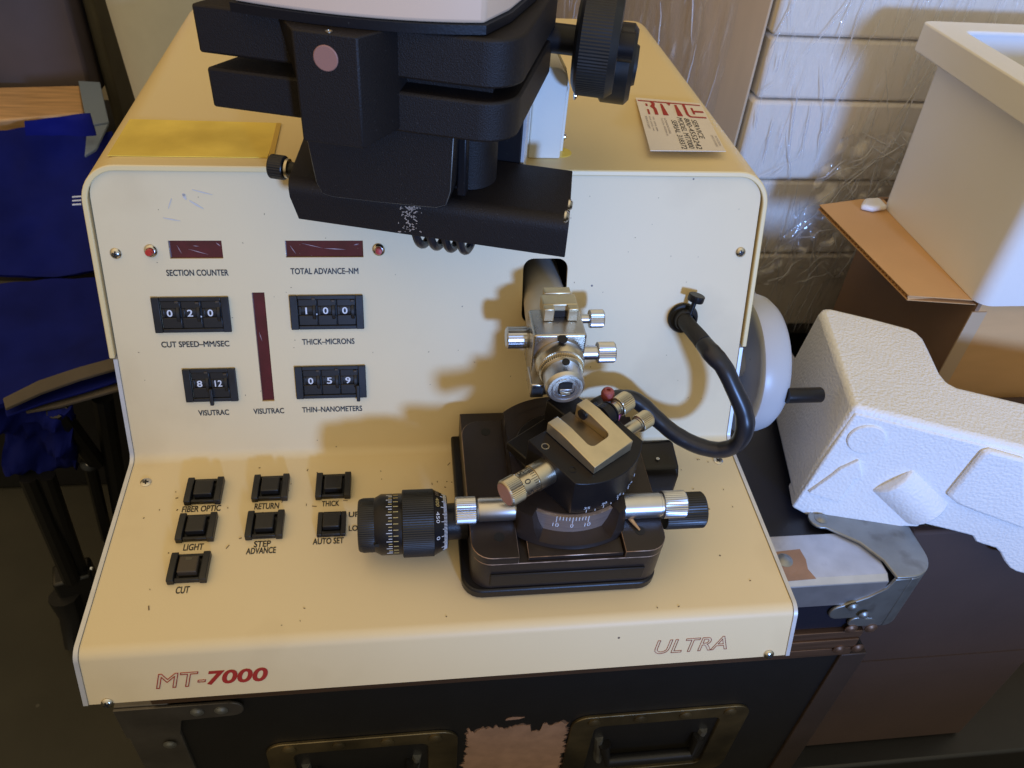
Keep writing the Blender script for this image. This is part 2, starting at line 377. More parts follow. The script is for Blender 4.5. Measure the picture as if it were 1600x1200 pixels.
# zinc corner bracket with three lobes
def lobe(a, b, r, n=8):
    a, b = V(a), V(b); d = (b - a).normalized(); s = V((-d.y, d.x)); out = []
    for k in range(n + 1):
        t = -PI / 2 + PI * k / n
        out.append(b + r * (math.cos(t) * d + math.sin(t) * s))
    return out
RCN = .022
xr, yf = CX1 + .004, CY - .0045
arcp = [(xr - RCN + RCN * math.sin(t), yf + RCN - RCN * math.cos(t)) for t in [PI / 2 * k / 10 for k in range(11)]]
top = arcp + [(xr, CY + .078)] + [tuple(p) for p in lobe((CX1 - .01, CY + .064), (CX1 - .068, CY + .056), .0095)] + [(CX1 - .045, CY + .030), (CX1 - .034, CY + .012), (CX1 - .031, yf)]
cb = MB().prism(top, CT + .0015, CT + .0042)
frt = [(CX1 - .018, 0), (CX1 - .031, 0), (CX1 - .034, -.012), (CX1 - .045, -.022)] + [tuple(p) for p in lobe((CX1 - .03, -.036), (CX1 - .062, -.041), .009)] + [(CX1 - .034, -.050), (CX1 - .030, -.053)] + [tuple(p) for p in lobe((CX1 - .02, -.054), (CX1 - .043, -.0565), .0065)] + [(CX1 - .018, -.064)]
TF = frame((0, yf + .0028, CT + .0014), X, V((0, 0, 1)), V((0, -1, 0)))
cb.prism(frt, 0, .0028, TF)
vs, fs = [], []
wall = arcp + [(xr, CY + .078)]
for (x, y) in wall:
    nx_, ny_ = (x - (xr - RCN)) / RCN, (y - (yf + RCN)) / RCN
    if y > yf + RCN: nx_, ny_ = 1, 0
    low = CT - .063 + (.0 if y < yf + .012 else .006)
    vs += [(x, y, CT + .0014), (x, y, low), (x - nx_ * .0025, y - ny_ * .0025, low), (x - nx_ * .0025, y - ny_ * .0025, CT + .0014)]
for k in range(len(wall) - 1):
    for m_ in range(4): fs.append((4 * k + m_, 4 * k + (m_ + 1) % 4, 4 * k + 4 + (m_ + 1) % 4, 4 * k + 4 + m_))
fs += [(0, 1, 2, 3), tuple(4 * (len(wall) - 1) + k for k in (3, 2, 1, 0))]
cb._add(vs, fs)
co = cb.build('corner_bracket', 'bracketmetal', fc, bevel=.0012, seg=3)
def rivet(F, u, v, r=.0042, m='bracketmetal'):
    MB().lathe([(0, r * 1.3), (.0006, r * 1.3), (.001, r), (.002, r * .75), (.0024, r * .3), (.0024, .0001)], F @ Matrix.Translation((u, v, 0)), seg=20).build('rivet', m, fc)
TT = frame((0, 0, CT + .004), X, V((0, 1, 0)), V((0, 0, 1)))
rivet(TT, CX1 - .067, CY + .056); 
TA = frame((0, 0, CT + .001), X, V((0, 1, 0)), V((0, 0, 1)))
q = az(1225, 877, CT); rivet(TA, q.x, q.y, .005)
TFr = frame((0, CY - .0068, 0), X, V((0, 0, 1)), V((0, -1, 0)))
for px, py in ((1333, 949), (1350, 961)):
    q = ay(px, py, CY - .007); rivet(TFr, q.x, q.z, .0036)
for px, py in ((1330, 983), (1361, 982), (1311, 1015), (1340, 1013)):
    q = ay(px, py, CY - .005); rivet(frame((0, CY - .0045, 0), X, V((0, 0, 1)), V((0, -1, 0))), q.x, q.z, .0042, 'bronze_strip')
# worn brown patch on edging
q0 = az(1214, 868, CT); q1 = az(1246, 903, CT)
MB().prism([(q0.x - .01, q0.y + .002), (q0.x + .020, q0.y + .004), (q0.x + .021, q0.y - .006), (q0.x + .019, q0.y - .015), (q0.x + .022, q0.y - .024), (q0.x - .01, q0.y - .025)], CT + .001, CT + .0014).build('worn_patch', 'torn', fc)
# body side edge mouldings and left corner plate
for x0, x1 in ((CX0, CX0 + .04), (CX1 - .036, CX1 - .012)):
    MB().box(x0, x1, CY - .003, CY + .02, FZ + .01, -.165).build('edge_moulding', 'shade_strip' if x0 > 0 else 'dull_steel', fc, bevel=.001)
pl_ = [(CX0, -.166), (CX0 + .085, -.166)] + [tuple(V((CX0 + .085, -.176)) + .010 * V((math.cos(t), math.sin(t)))) for t in [PI / 2 - PI * k / 8 for k in range(9)]] + [(CX0 + .046, -.188), (CX0 + .041, -.21), (CX0, -.21)]
MB().prism(pl_, .0032, .0055, frame((0, CY, 0), X, V((0, 0, 1)), V((0, -1, 0)))).build('corner_plate', 'dull_steel', fc, bevel=.0006)
for u, v in ((CX0 + .078, -.176), (CX0 + .06, -.176), (CX0 + .03, -.225)): rivet(frame((0, CY - .0055, 0), X, V((0, 0, 1)), V((0, -1, 0))), u, v, .004, 'bracketmetal')
# recessed handle dishes
for (pa, pb) in (((414, 1166), (716, 1133)), ((893, 1128), (1180, 1088))):
    a, b = ay(*pa, CY), ay(*pb, CY); zt = (a.z + b.z) / 2; x0, x1 = a.x, b.x
    TH = frame((0, CY, 0), X, V((0, 0, 1)), V((0, -1, 0)))
    outer = rrect(x0, x1, zt - .13, zt, .016); inner = rrect(x0 + .022, x1 - .026, zt - .112, zt - .018, .008)
    mb = MB(); n = len(outer)
    vs = [(p[0], p[1], .0005) for p in outer] + [(p[0], p[1], .003) for p in outer] + [(p[0], p[1], .003) for p in inner] + [(p[0] * .94 + (x0 + x1) / 2 * .06, p[1] * .94 + (zt - .065) * .06, -.03) for p in inner]
    fs = [(i, (i + 1) % n, n + (i + 1) % n, n + i) for i in range(n)] + [(n + i, n + (i + 1) % n, 2 * n + (i + 1) % n, 2 * n + i) for i in range(n)] + [(2 * n + i, 2 * n + (i + 1) % n, 3 * n + (i + 1) % n, 3 * n + i) for i in range(n)] + [tuple(range(3 * n, 4 * n))]
    mb._add(vs, fs, TH); d = mb.build('handle_dish', 'dish', fc, bevel=.0007)
    MB().tube([TH @ V((x0 + .035, zt - .05, .004)), TH @ V((x0 + .04, zt - .075, .009)), TH @ V((x1 - .045, zt - .075, .009)), TH @ V((x1 - .04, zt - .05, .004))], .006).build('handle', 'case', d)
    MB().tube([TH @ V((x0 + .03, zt - .045, -.004)), TH @ V((x0 + .034, zt - .085, -.002))], .009, flat=.5).build('hinge', 'bracketmetal', d)
    MB().tube([TH @ V((x1 - .036, zt - .045, -.004)), TH @ V((x1 - .04, zt - .085, -.002))], .009, flat=.5).build('hinge', 'bracketmetal', d)
    for k in range(4):
        TR = TH @ Matrix.Translation((x0 + .02 + (x1 - x0 - .04) * k / 3, zt - .009, .003))
        MB().lathe([(0, .006), (.001, .006), (.0024, .0035), (.0026, .0001)], TR, seg=16).build('rivet', 'dish', d)
# torn paper patch
a, b = ay(730, 1142, CY), ay(888, 1128, CY)
rag = []
for k in range(220):
    t = k / 220 * 4
    if t < 1: u, v = t, 1
    elif t < 2: u, v = 1, 2 - t
    elif t < 3: u, v = 3 - t, 0
    else: u, v = 0, t - 3
    nx = noise.noise((u * 9, v * 9, 3.1)) * .07 + noise.noise((u * 30, v * 30, 1)) * .05 + noise.noise((u * 75, v * 75, 4)) * .025
    if .62 < u < .74 and v > .9: nx -= .10
    rag.append((a.x + (b.x - a.x) * (u + nx * (v < .99 and v > .01) * (1 if u < .5 else -1)), b.z - .11 + .11 * (v + (nx if v > .99 else 0))))
MB().prism(rag, .0002, .0007, frame((0, CY, 0), X, V((0, 0, 1)), V((0, -1, 0)))).build('torn_patch', 'torn', fc, smooth=0)
mid = V((sum(p[0] for p in rag) / len(rag), sum(p[1] for p in rag) / len(rag)))
rg2 = [tuple(mid + (V(p) - mid) * (1.025 + .05 * noise.noise((p[0] * 160, p[1] * 160, 9)))) for p in rag]
MB().prism(rg2, .0001, .00018, frame((0, CY, 0), X, V((0, 0, 1)), V((0, -1, 0)))).build('torn_underlayer', mat('brown_glue', (.16, .10, .07), .9, var=.2, vscale=80), fc, smooth=0)
q = ay(804, 1122, CY)
MB().prism([(q.x - .008, q.z - .002), (q.x + .004, q.z - .0015), (q.x + .009, q.z + .001), (q.x - .002, q.z + .003), (q.x - .007, q.z + .001)], .0002, .0006, frame((0, CY, 0), X, V((0, 0, 1)), V((0, -1, 0)))).build('torn_patch', 'torn', fc, smooth=0)

# ================================================================== ULTRAMICROTOME
um = thing('ultramicrotome', 'cream bench instrument with red windows, thumbwheels and black push buttons, standing on the flight case', 'microtome', (0, .1, CT))
HW = .2240
PT = math.hypot(.0649, .1977)
TH_ = .0025
# bent front sheet: profile (y, z), outer face, then inner face
def arc(c, r, a0, a1, n=8): return [(c[0] + r * math.cos(a0 + (a1 - a0) * k / n), c[1] + r * math.sin(a0 + (a1 - a0) * k / n)) for k in range(n + 1)]
def fillet(p, a, b, r, n=8):
    p, a, b = V(p), V(a), V(b); da, db = (a - p).normalized(), (b - p).normalized()
    ang = da.angle(db); t = r / math.tan(ang / 2); s = p + da * t; e = p + db * t
    c = p + (da + db).normalized() * (r / math.sin(ang / 2)); out = []
    a0 = math.atan2(*(s - c).yx); a1 = math.atan2(*(e - c).yx)
    while a1 - a0 > PI: a1 -= 2 * PI
    while a1 - a0 < -PI: a1 += 2 * PI
    return [(c.x + r * math.cos(a0 + (a1 - a0) * k / n), c.y + r * math.sin(a0 + (a1 - a0) * k / n)) for k in range(n + 1)]
top_ = (.0649 - .0006, .1977 - .002); bend = (0, 0); crease = (-.1514, -.0085); lipb = (-.1633, -.0455)
prof = [top_] + fillet(bend, top_, crease, .009) + fillet(crease, bend, lipb, .009) + [lipb]
def offset(pr, d):
    out = []
    for i, p in enumerate(pr):
        a = V(pr[max(0, i - 1)]); b = V(pr[min(len(pr) - 1, i + 1)]); t = (b - a).normalized(); out.append((p[0] + t.y * -d, p[1] + t.x * d))
    return out
inn = offset(prof, TH_)
if inn[0][0] < prof[0][0]: inn = offset(prof, -TH_)
ring = prof + list(reversed(inn)); n = len(ring)
mb = MB(); vs = [(-HW, p[0], p[1]) for p in ring] + [(HW, p[0], p[1]) for p in ring]
m_ = len(prof)
fs = [(i, (i + 1) % n, n + (i + 1) % n, n + i) for i in range(n)]
for s_ in (0, n):
    for i in range(m_ - 1): fs.append((s_ + i, s_ + i + 1, s_ + n - 2 - i, s_ + n - 1 - i))
mb._add(vs, fs)
bmesh.ops.recalc_face_normals(mb.bm, faces=mb.bm.faces)
pme = bpy.data.meshes.new('front_panel'); mb.bm.to_mesh(pme); mb.bm.free()
# openings cut through the sheet
cut = MB()
slot0, slot1 = P(818, 404), P(888, 404); slotb = P(815, 506)
cut.prism(rrect(slot0.x, slot1.x, slotb.y, slot0.y, .0075), -.02, .02, MP)
wins = []
for (a, b) in (((262, 376), (349, 404)), ((445, 376), (568, 402)), ((399, 457), (421, 627))):
    p0, p1 = P(*a), P(*b)
    if b[1] == 627: p0 = V((P(393, 457).x, P(403, 457).y)); p1 = V((P(413, 457).x, P(418, 627).y))
    wins.append((p0.x, p1.x, p1.y, p0.y)); cut.box(p0.x, p1.x, p1.y, p0.y, -.02, .02, MP)
R_ = .019
for s_ in (-1, 1):
    c = (s_ * (HW - R_), PT - R_ - .001)
    pts = [(s_ * (HW + .02), PT + .02), (c[0], PT + .02)] + [(c[0] + s_ * R_ * math.sin(t), c[1] + R_ * math.cos(t)) for t in [PI / 2 * k / 8 for k in range(9)]] + [(s_ * (HW + .02), c[1])]
    cut.prism(pts, -.02, .02, MP)
bmesh.ops.recalc_face_normals(cut.bm, faces=cut.bm.faces)
cme = bpy.data.meshes.new('cut'); cut.bm.to_mesh(cme); cut.bm.free()
po = bpy.data.objects.new('tmp_panel', pme); coo = bpy.data.objects.new('tmp_cut', cme); COL.objects.link(po); COL.objects.link(coo)
bo = po.modifiers.new('b', 'BOOLEAN'); bo.operation = 'DIFFERENCE'; bo.object = coo; bo.solver = 'EXACT'
bpy.context.view_layer.update()
pme2 = bpy.data.meshes.new_from_object(po.evaluated_get(bpy.context.evaluated_depsgraph_get()))
bpy.data.objects.remove(po); bpy.data.objects.remove(coo)
panel = link('front_panel', pme2, 'paint', um, smooth=28)
# cavity behind slot
sx0, sx1, sy0, sy1 = slot0.x - .004, slot1.x + .004, slotb.y - .004, slot0.y + .004
cav = MB()
cav.box(sx0 - .002, sx0, sy0, sy1, -.075, -.003, MP).box(sx1, sx1 + .002, sy0, sy1, -.075, -.003, MP).box(sx0, sx1, sy1, sy1 + .002, -.075, -.003, MP).box(sx0, sx1, sy0 - .002, sy0, -.075, -.003, MP).box(sx0, sx1, sy0, sy1, -.077, -.075, MP)
cav.build('slot_housing', 'dark', um)
# side plates
for s_ in (-1, 1):
    o_ = offset(prof, -.0008) if offset(prof, -.0008)[0][0] < prof[0][0] else offset(prof, .0008)
    lowp = [(p[0], p[1]) for p in o_ if p[1] < .07]; poly = [(.0742 * .0649 / .1977 - .0008, .0742)] + lowp + [(.36, -.0455), (.36, .0742)]
    mb = MB(); n = len(poly); x0, x1 = s_ * (HW + .0003), s_ * (HW + .0030)
    mb._add([(x0, p[0], p[1]) for p in poly] + [(x1, p[0], p[1]) for p in poly], [tuple(range(n)), tuple(range(2 * n - 1, n - 1, -1))] + [(i, (i + 1) % n, n + (i + 1) % n, n + i) for i in range(n)])
    mb.build('side_plate', 'plate_edge', um, smooth=28)
MB().box(-.222, .222, .355, .36, -.045, .15).box(-.222, .222, -.15, .355, -.045, -.043).build('chassis', 'case', um)
# plinth under the lip
MB().prism(rrect(-.205, .205, -.150, .30, .03), CT + .0012, -.0445).build('plinth', 'rubber', um, bevel=.003)
# cover: wrap with rounded shoulders, front edge follows the leaning panel
CW, CR, CTZ, CTH = .229, .0225, .1985, .0036
st = .0755
def sect(off):
    w, z, r = CW - off, CTZ - off, CR - off
    pts = [(-w, st)] + [(-w + r - r * math.cos(t), z - r + r * math.sin(t)) for t in [PI / 2 * k / 10 for k in range(11)]]
    return pts + [(-p[0], p[1]) for p in reversed(pts)]
so, si = sect(0), sect(CTH)
mb = MB(); n = len(so)
fy = lambda z: z * .0649 / .1977 - .0022
vs = [(p[0], fy(p[1]), p[1]) for p in so] + [(p[0], fy(p[1]), p[1]) for p in si] + [(p[0], .40, p[1]) for p in so] + [(p[0], .40, p[1]) for p in si]
fs = []
for i in range(n - 1):
    fs += [(i, i + 1, 2 * n + i + 1, 2 * n + i), (n + i, n + i + 1, 3 * n + i + 1, 3 * n + i), (i, n + i, n + i + 1, i + 1), (2 * n + i, 2 * n + i + 1, 3 * n + i + 1, 3 * n + i)]
for i in (0, n - 1): fs.append((i, n + i, 3 * n + i, 2 * n + i))
mb._add(vs, fs); mb.build('cover', 'cover', um, bevel=.0007, smooth=25)
MB().box(-.22, .22, .392, .396, st, .192).build('back_plate', 'cover', um)
# display windows
for i, (x0, x1, y0, y1) in enumerate(wins):
    MB().box(x0 - .002, x1 + .002, y0 - .002, y1 + .002, -.0055, -.0022, MP).build('display_window', 'redwin', um)
sw = MB()
for (a, b, w) in (((292, 390), (325, 399), .00025), ((275, 384), (283, 398), .0002), ((452, 384), (462, 398), .0002), ((470, 381), (505, 389), .0002), ((505, 389), (540, 391), .0003), ((336, 380), (344, 386), .0003), ((552, 384), (561, 382), .0003), ((300, 385), (310, 386), .0002), ((404, 520), (409, 535), .0002)):
    q0, q1 = P(*a), P(*b); d = (q1 - q0).normalized(); s2 = V((-d.y, d.x)) * w
    sw.prism([q0, (q0 + q1) / 2 - s2, q1, (q0 + q1) / 2 + s2], -.0021, -.0020, MP)
sw.build('scratch', mat('pale_scratch', (.42, .30, .32), .5), um, smooth=0)
# reset buttons
for (px, py, c_) in ((236, 392, 'redbtn'), (592, 390, 'redbtn')):
    p = P(px, py); T = MP @ Matrix.Translation((p.x, p.y, 0))
    k = MB().lathe([(0, .0042), (.0012, .0042), (.0022, .0034), (.0024, .0028), (.0012, .0026)], T, seg=6 * 4).build('reset_button', 'chrome', um)
    MB().lathe([(.0008, .0023), (.0058, .0023), (.0066, .0019), (.0067, .0001)], T, seg=20).build('cap', c_, k)
# thumbwheel switches
def thumb(pts, digits, dots=(), pin=None):
    a, b, c = [P(*q) for q in pts]; x0, x1, y1, y0 = a.x, b.x, a.y, c.y
    mb = MB()
    fw, fh = .0052, .0028
    mb.box(x0, x0 + fw, y0, y1, .0003, .0026, MP).box(x1 - fw, x1, y0, y1, .0003, .0026, MP).box(x0 + fw, x1 - fw, y1 - fh, y1, .0003, .0022, MP).box(x0 + fw, x1 - fw, y0, y0 + fh, .0003, .0022, MP)
    k = mb.build('thumbwheel_switch', 'plastic', um, bevel=.0004)
    MB().box(x0 + fw, x1 - fw, y0 + fh, y1 - fh, .0002, .0003, MP).build('backing', 'dark', k)
    nd = len(digits); w = (x1 - x0 - 2 * fw) / nd
    for i, d in enumerate(digits):
        ux = x0 + fw + w * i
        mb = MB()   # faceplate with a window for the digit
        yc = (y0 + y1) / 2 + .0012
        mb.box(ux + .0002, ux + w - .0002, y0 + fh, yc - .0032, .0003, .0014, MP).box(ux + .0002, ux + w - .0002, yc + .0032, y1 - fh, .0003, .0014, MP)
        mb.box(ux + .0002, ux + w * .18, yc - .0032, yc + .0032, .0003, .0014, MP)
        g = mb.build('decade', 'cap', k, bevel=.0005)
        MB().lathe([(0, .008), (w * .62, .008)], MP @ Matrix.Translation((ux + w * .15, yc, -.0068)) @ Matrix.Rotation(PI / 2, 4, 'Y'), seg=32).build('digit_wheel', 'plastic', k)
        dw = .0011 if d == '1' else (.0036 if len(d) == 1 else .0050)
        text(d, k, 'white_ink', MP, ux + w * .42 - dw / 2, ux + w * .42 + dw / 2, yc - .0024, yc + .0024, h=.00135, heavy=.03, name='digit')
        wz = MB().lathe([(0, .0088), (.0004, .0092), (w * .16, .0092), (w * .16 + .0004, .0088)], MP @ Matrix.Translation((ux + w * .74, yc - .001, -.0062)) @ Matrix.Rotation(PI / 2, 4, 'Y'), seg=40)
        wz.build('thumbwheel', 'plastic', k)
        ty = yc + random.choice((.0065, .0072, .008))
        MB().box(ux + w * .74, ux + w * .93, ty, ty + .0016, .0012, .0030, MP).build('tab', 'capbrown', k, bevel=.0003)
    for dx in dots:
        MB().lathe([(0, .0006), (.0002, .0006)], MP @ Matrix.Translation((x0 + fw + w * dx, (y0 + y1) / 2 - .0012, .0015)), seg=10).build('decimal_point', 'white_ink', k)
    if pin is not None:
        ux = x0 + fw + w * pin
        MB().box(ux - .0013, ux + .0012, y0 - .0022, y0 + .0105, .0016, .0046, MP).build('tab', 'plastic', k, bevel=.0005)
thumb(((236, 464), (357, 462), (243, 519)), '020', (1.95,))
thumb(((452, 461), (567, 460), (456, 514)), '100', (.95,))
thumb(((285, 576), (368, 575), (291, 627)), ['8', '12'], (), 1.0)
thumb(((460, 572), (571, 570), (464, 622)), '059', (), 2.95)
# panel lettering
def cap_panel(s, xl, xr, y, h=.0043):
    a, b = P(xl, y), P(xr, y); v = (a.y + b.y) / 2
    text(s, panel, 'ink', MP, a.x, b.x, v - h / 2, v + h / 2, heavy=.04)
for s_, xl, xr, y in (('SECTION COUNTER', 260, 357, 426), ('TOTAL ADVANCE\u2013NM', 454, 560, 423.5), ('CUT SPEED\u2013MM/SEC', 252, 358.5, 537.5), ('THICK\u2013MICRONS', 472, 554, 533.5), ('VISUTRAC', 310, 358, 644.5), ('VISUTRAC', 396, 444, 642), ('THIN\u2013NANOMETERS', 472, 566, 639)):
    cap_panel(s_, xl, xr, y)
# push buttons
def button(px, py, ears=True, cap='cap', led=False):
    c = D(px, py, .004); x, y = c.x, c.y; T = MD @ Matrix.Translation((x, y, 0))
    mb = MB()
    w = .0092; 
    if ears:
        for s_ in (-1, 1):
            xx0, xx1 = sorted((s_ * .0078, s_ * .0122)); mb.prism([(-.0108, .0003), (-.0108, .0050), (-.0085, .0056), (.0085, .0056), (.0108, .0050), (.0108, .0003)], xx0, xx1, T @ frame((0, 0, 0), V((0, 1, 0)), V((0, 0, 1)), V((1, 0, 0))))
        mb.box(-.0078, .0078, -.0100, -.0080, .0003, .0038, T).box(-.0078, .0078, .0080, .0100, .0003, .0038, T).box(-.0078, .0078, -.008, .008, .0003, .0012, T)
    else:
        w = .0078
        mb.box(-.0096, -.0062, -.0096, .0096, .0003, .0036, T).box(.0062, .0096, -.0096, .0096, .0003, .0036, T).box(-.0062, .0062, -.0096, -.0066, .0003, .0036, T).box(-.0062, .0062, .0066, .0096, .0003, .0036, T).box(-.0062, .0062, -.0066, .0066, .0003, .0012, T)
    b = mb.build('push_button', 'plastic', um, bevel=.0005)
    k = .0061 if ears else .0056
    MB().prism(rrect(-k, k, -k, k, .0008, 3), .0014, .0072, T).build('cap', cap, b, bevel=.0008, seg=3)
    if led: MB().box(-.002, .002, .0028, .0048, .0069, .0074, T).build('indicator', 'darkolive', b)
for px, py, e_, c_, l_ in ((319, 765, 1, 'cap', 0), (423, 760, 1, 'cap', 0), (521, 757, 1, 'cap', 0), (307, 822, 1, 'cap', 0), (414, 818, 1, 'cap', 0), (518, 816, 0, 'cap', 0), (295, 885, 1, 'capbrown', 1)):
    button(px, py, e_, c_, l_)
def cap_desk(s, xl, xr, y, h=.0052):
    a, b = D(xl, y), D(xr, y); v = (a.y + b.y) / 2
    text(s, panel, 'ink', MD, a.x, b.x, v - h / 2, v + h / 2, heavy=.04)
for s_, xl, xr, y, h in (('FIBER OPTIC', 285, 345, 795, .0052), ('LIGHT', 287, 318, 855, .0052), ('CUT', 275, 296, 922, .0052), ('RETURN', 398, 436, 791, .0052), ('STEP', 397, 423, 850, .0050), ('ADVANCE', 385, 431, 860.5, .0050), ('THICK', 503, 530, 787, .0048), ('UPPER', 545, 584, 803.5, .0046), ('LOWER', 545, 584, 825, .0046), ('AUTO SET', 489, 537, 845.5, .0050)):
    cap_desk(s_, xl, xr, y, h)
# big lettering on the lip
def lip_text(s, pl0, pl1, m, outline=0., shear=.22, bold=0.):
    a, b = L(*pl0), L(*pl1); text(s, panel, m, ML, a.x, b.x, a.y, b.y, outline=outline, shear=shear, bold=bold, name='lettering', h=.0003)
lip_text('MT-', (244, 1076), (320, 1048), 'red_ink', outline=.016)
lip_text('7000', (324, 1070), (418, 1042), 'red_ink', bold=.03)
lip_text('ULTRA', (1022, 1022), (1139, 993), 'fade_ink', outline=.012)
# screws
for px, py in ((181, 396), (1157, 394)):
    p = P(px, py); screw(um, MP, p.x, p.y, .0036)
for px, py in ((228, 754), (1122, 720)):
    p = D(px, py); screw(um, MD, p.x, p.y, .0038, flat=True)
for px, py in ((168, 1098), (1201, 1022)):
    p = L(px, py); screw(um, ML, p.x, p.y, .0036)
# scuffs on the panel
sc = MB()
for (a, b, w) in (((300, 296), (332, 304), .0005), ((286, 302), (291, 312), .0012), ((255, 340), (282, 345), .0005), ((268, 310), (263, 326), .0004), ((296, 313), (318, 326), .0008), ((285, 305), (290, 304), .0010)):
    p0, p1 = P(*a), P(*b); d = (p1 - p0).normalized(); s2 = V((-d.y, d.x)) * w
    sc.prism([p0 + s2 * .4, p0 - s2 * .5, (p0 + p1) / 2 - s2, p1 - s2 * .3, p1 + s2 * .3, (p0 + p1) / 2 + s2 * .7], .0001, .0003, MP)
sc.build('scuff', mat('grey_scuff', (.60, .56, .50), .6), panel, smooth=0)
db = MB()
for i in range(120):
    u = random.uniform(-.215, .215); v = -.012 - abs(random.gauss(0, .05)) if i < 110 else random.uniform(-.145, -.01)
    if v < -.146: continue
    l = random.choice((.0004, .0005, .0006, .0009, .0016 if i % 5 == 0 else .0005)); w = random.uniform(.00016, .00034)
    T = MD @ Matrix.Translation((u, v, .00012)) @ Matrix.Rotation(random.uniform(0, PI), 4, 'Z'); db.box(-l, l, -w, w, 0, .00025, T)
for i in range(60):
    u, v = random.uniform(-.21, .21), random.uniform(.01, .195); l = random.uniform(.0002, .0005)
    T = MP @ Matrix.Translation((u, v, .00008)) @ Matrix.Rotation(random.uniform(0, PI), 4, 'Z'); db.box(-l, l, -.00018, .00018, 0, .0001, T)
o = db.build('debris', mat('brown_crumbs', (.17, .11, .055), .8), um, smooth=0); o['kind'] = 'stuff'
# specimen arm, along -Y out of the slot
AX, AZ = .0727, .110
def armT(y): return frame((AX, y, AZ), X, V((0, 0, 1)), V((0, -1, 0)))   # local z = towards the viewer
arm = MB().lathe([(-.06, .0155), (-.004, .0155), (.012, .0165), (.028, .0172), (.030, .0172)], armT(.035), seg=48).build('specimen_arm', mat('grey_steel_tube', (.66, .61, .53), .40, metal=.35, var=.15, vscale=25), um)
MB().prism(rrect(-.0185, .0165, -.021, .0185, .002, 3), .004, .033, armT(.005)).build('chuck_block', 'steel', arm, bevel=.0012)
# dovetail clamp on top, open to the front
TB = armT(.005)
MB().box(-.0105, .0125, .0187, .0285, .001, .013, TB).box(-.0105, -.0035, .0187, .0285, .013, .0185, TB).box(.0055, .0125, .0187, .0285, .013, .0185, TB).box(-.0080, .0100, .0187, .0295, -.006, .001, TB).build('clamp', 'gold_reflect', arm, bevel=.0007)
MB().box(-.0034, .0054, .0187, .0235, .0132, .0138, TB).build('clamp_face', 'black_s', arm)
# segment arc and collet
MB().lathe([(.033, .0160), (.0345, .0165), (.039, .0162), (.0425, .0150), (.0425, .0001)], TB @ Matrix.Translation((0, -.002, 0)), seg=64).build('arc_housing', 'brass', arm)
MB().lathe([(.0425, .0146), (.0428, .0148, .0007), (.0455, .0142, .0007), (.0458, .0136), (.0458, .0001)], TB @ Matrix.Translation((0, -.003, 0)), seg=120).build('graduated_ring', 'brass', arm, smooth=20)
TC = TB @ Matrix.Translation((0, -.004, .0452))
MB().lathe([(.0, .0122), (.002, .0128), (.0125, .0128), (.0145, .0118), (.0150, .0112), (.0150, .0094), (.0143, .0090), (.0143, .0086), (.0150, .0082), (.0150, .0064), (.0140, .0062), (.0140, .0001)], TC, seg=64).build('collet', 'satin', arm, smooth=20)
MB().box(-.0042, .0042, -.0040, .0050, .0141, .0152, TC).build('jaw_opening', 'dark', arm)
MB().box(-.0040, .0040, -.0012, .0012, .0153, .0168, TC).build('jaw', 'satin', arm, bevel=.0003)
MB().box(-.0032, .0032, -.0040, -.0016, .0153, .0164, TC).build('specimen_block', 'gold_reflect', arm, bevel=.0003)
for (dy, dz, r) in ((.0165, .035, .0026), (.0110, .0515, .0020)):
    MB().lathe([(0, r * 1.25), (.001, r * 1.25), (.001, r)], TB @ Matrix.Translation((0, dy, dz)) @ Matrix.Rotation(-PI / 2.4, 4, 'X'), seg=18).build('set_screw', 'dark', arm)
MB().box(-.0195, -.0105, -.0235, -.012, .026, .046, TB).box(-.0165, -.006, -.0295, -.021, .022, .037, TB).build('arc_clamp', 'steel', arm, bevel=.001)
def knob(px, py, y, d, prof, name, m, parent, seg=72, cap=None):
    c = ay(px, py, y); T = axis_frame(c, V(d)); k = MB().lathe(prof, T, seg=seg).build(name, m, parent, smooth=20); return k, T
# knobs on the chuck (axis along X)
kp = lambda r, l, s, kn: [(0, s), (.004, s), (.0042, r - .0005), (.005, r, kn), (l - .0008, r, kn), (l, r - .0008), (l, .0001)]
k, T = knob(826, 527, -.006, (-1, 0, 0), [(-.002, .0105), (.0005, .0105), (.001, .0070), (.0012, .0072), (.002, .0076, .0002), (.0145, .0076, .0002), (.0152, .0068), (.0156, .0060), (.0158, .0001)], 'clamp_knob', 'satin', arm, 48)
k, T = knob(916, 498, .008, (1, 0, 0), [(-.004, .0032), (.0015, .0032), (.002, .0060), (.0025, .0064, .0004), (.0112, .0064, .0004), (.012, .0058), (.012, .0001)], 'clamp_knob', 'satin', arm, 60)
k, T = knob(919, 551, -.020, (1, 0, 0), [(-.004, .0048), (.0055, .0048), (.006, .0068), (.0065, .0072, .0004), (.0172, .0072, .0004), (.018, .0066), (.018, .0001)], 'clamp_knob', 'satin', arm, 64)
# handwheel
WY, WZ = .052, .036
TW = frame((0, WY, WZ), V((0, 1, 0)), V((0, 0, 1)), X)
hw = MB().lathe([(.226, .012), (.244, .012), (.244, .040), (.2405, .047), (.2395, .0545), (.2405, .0565), (.2435, .0572), (.253, .0567), (.259, .0548), (.264, .0505), (.2675, .0435), (.2695, .034), (.270, .0001)], TW, seg=96).build('handwheel', 'wheel', um)
c = ax(1237, 618, .266)
MB().lathe([(-.004, .0060), (.0235, .0060), (.0245, .0053), (.0245, .0001)], axis_frame(c, X), seg=32).build('crank_handle', 'black_s', hw)

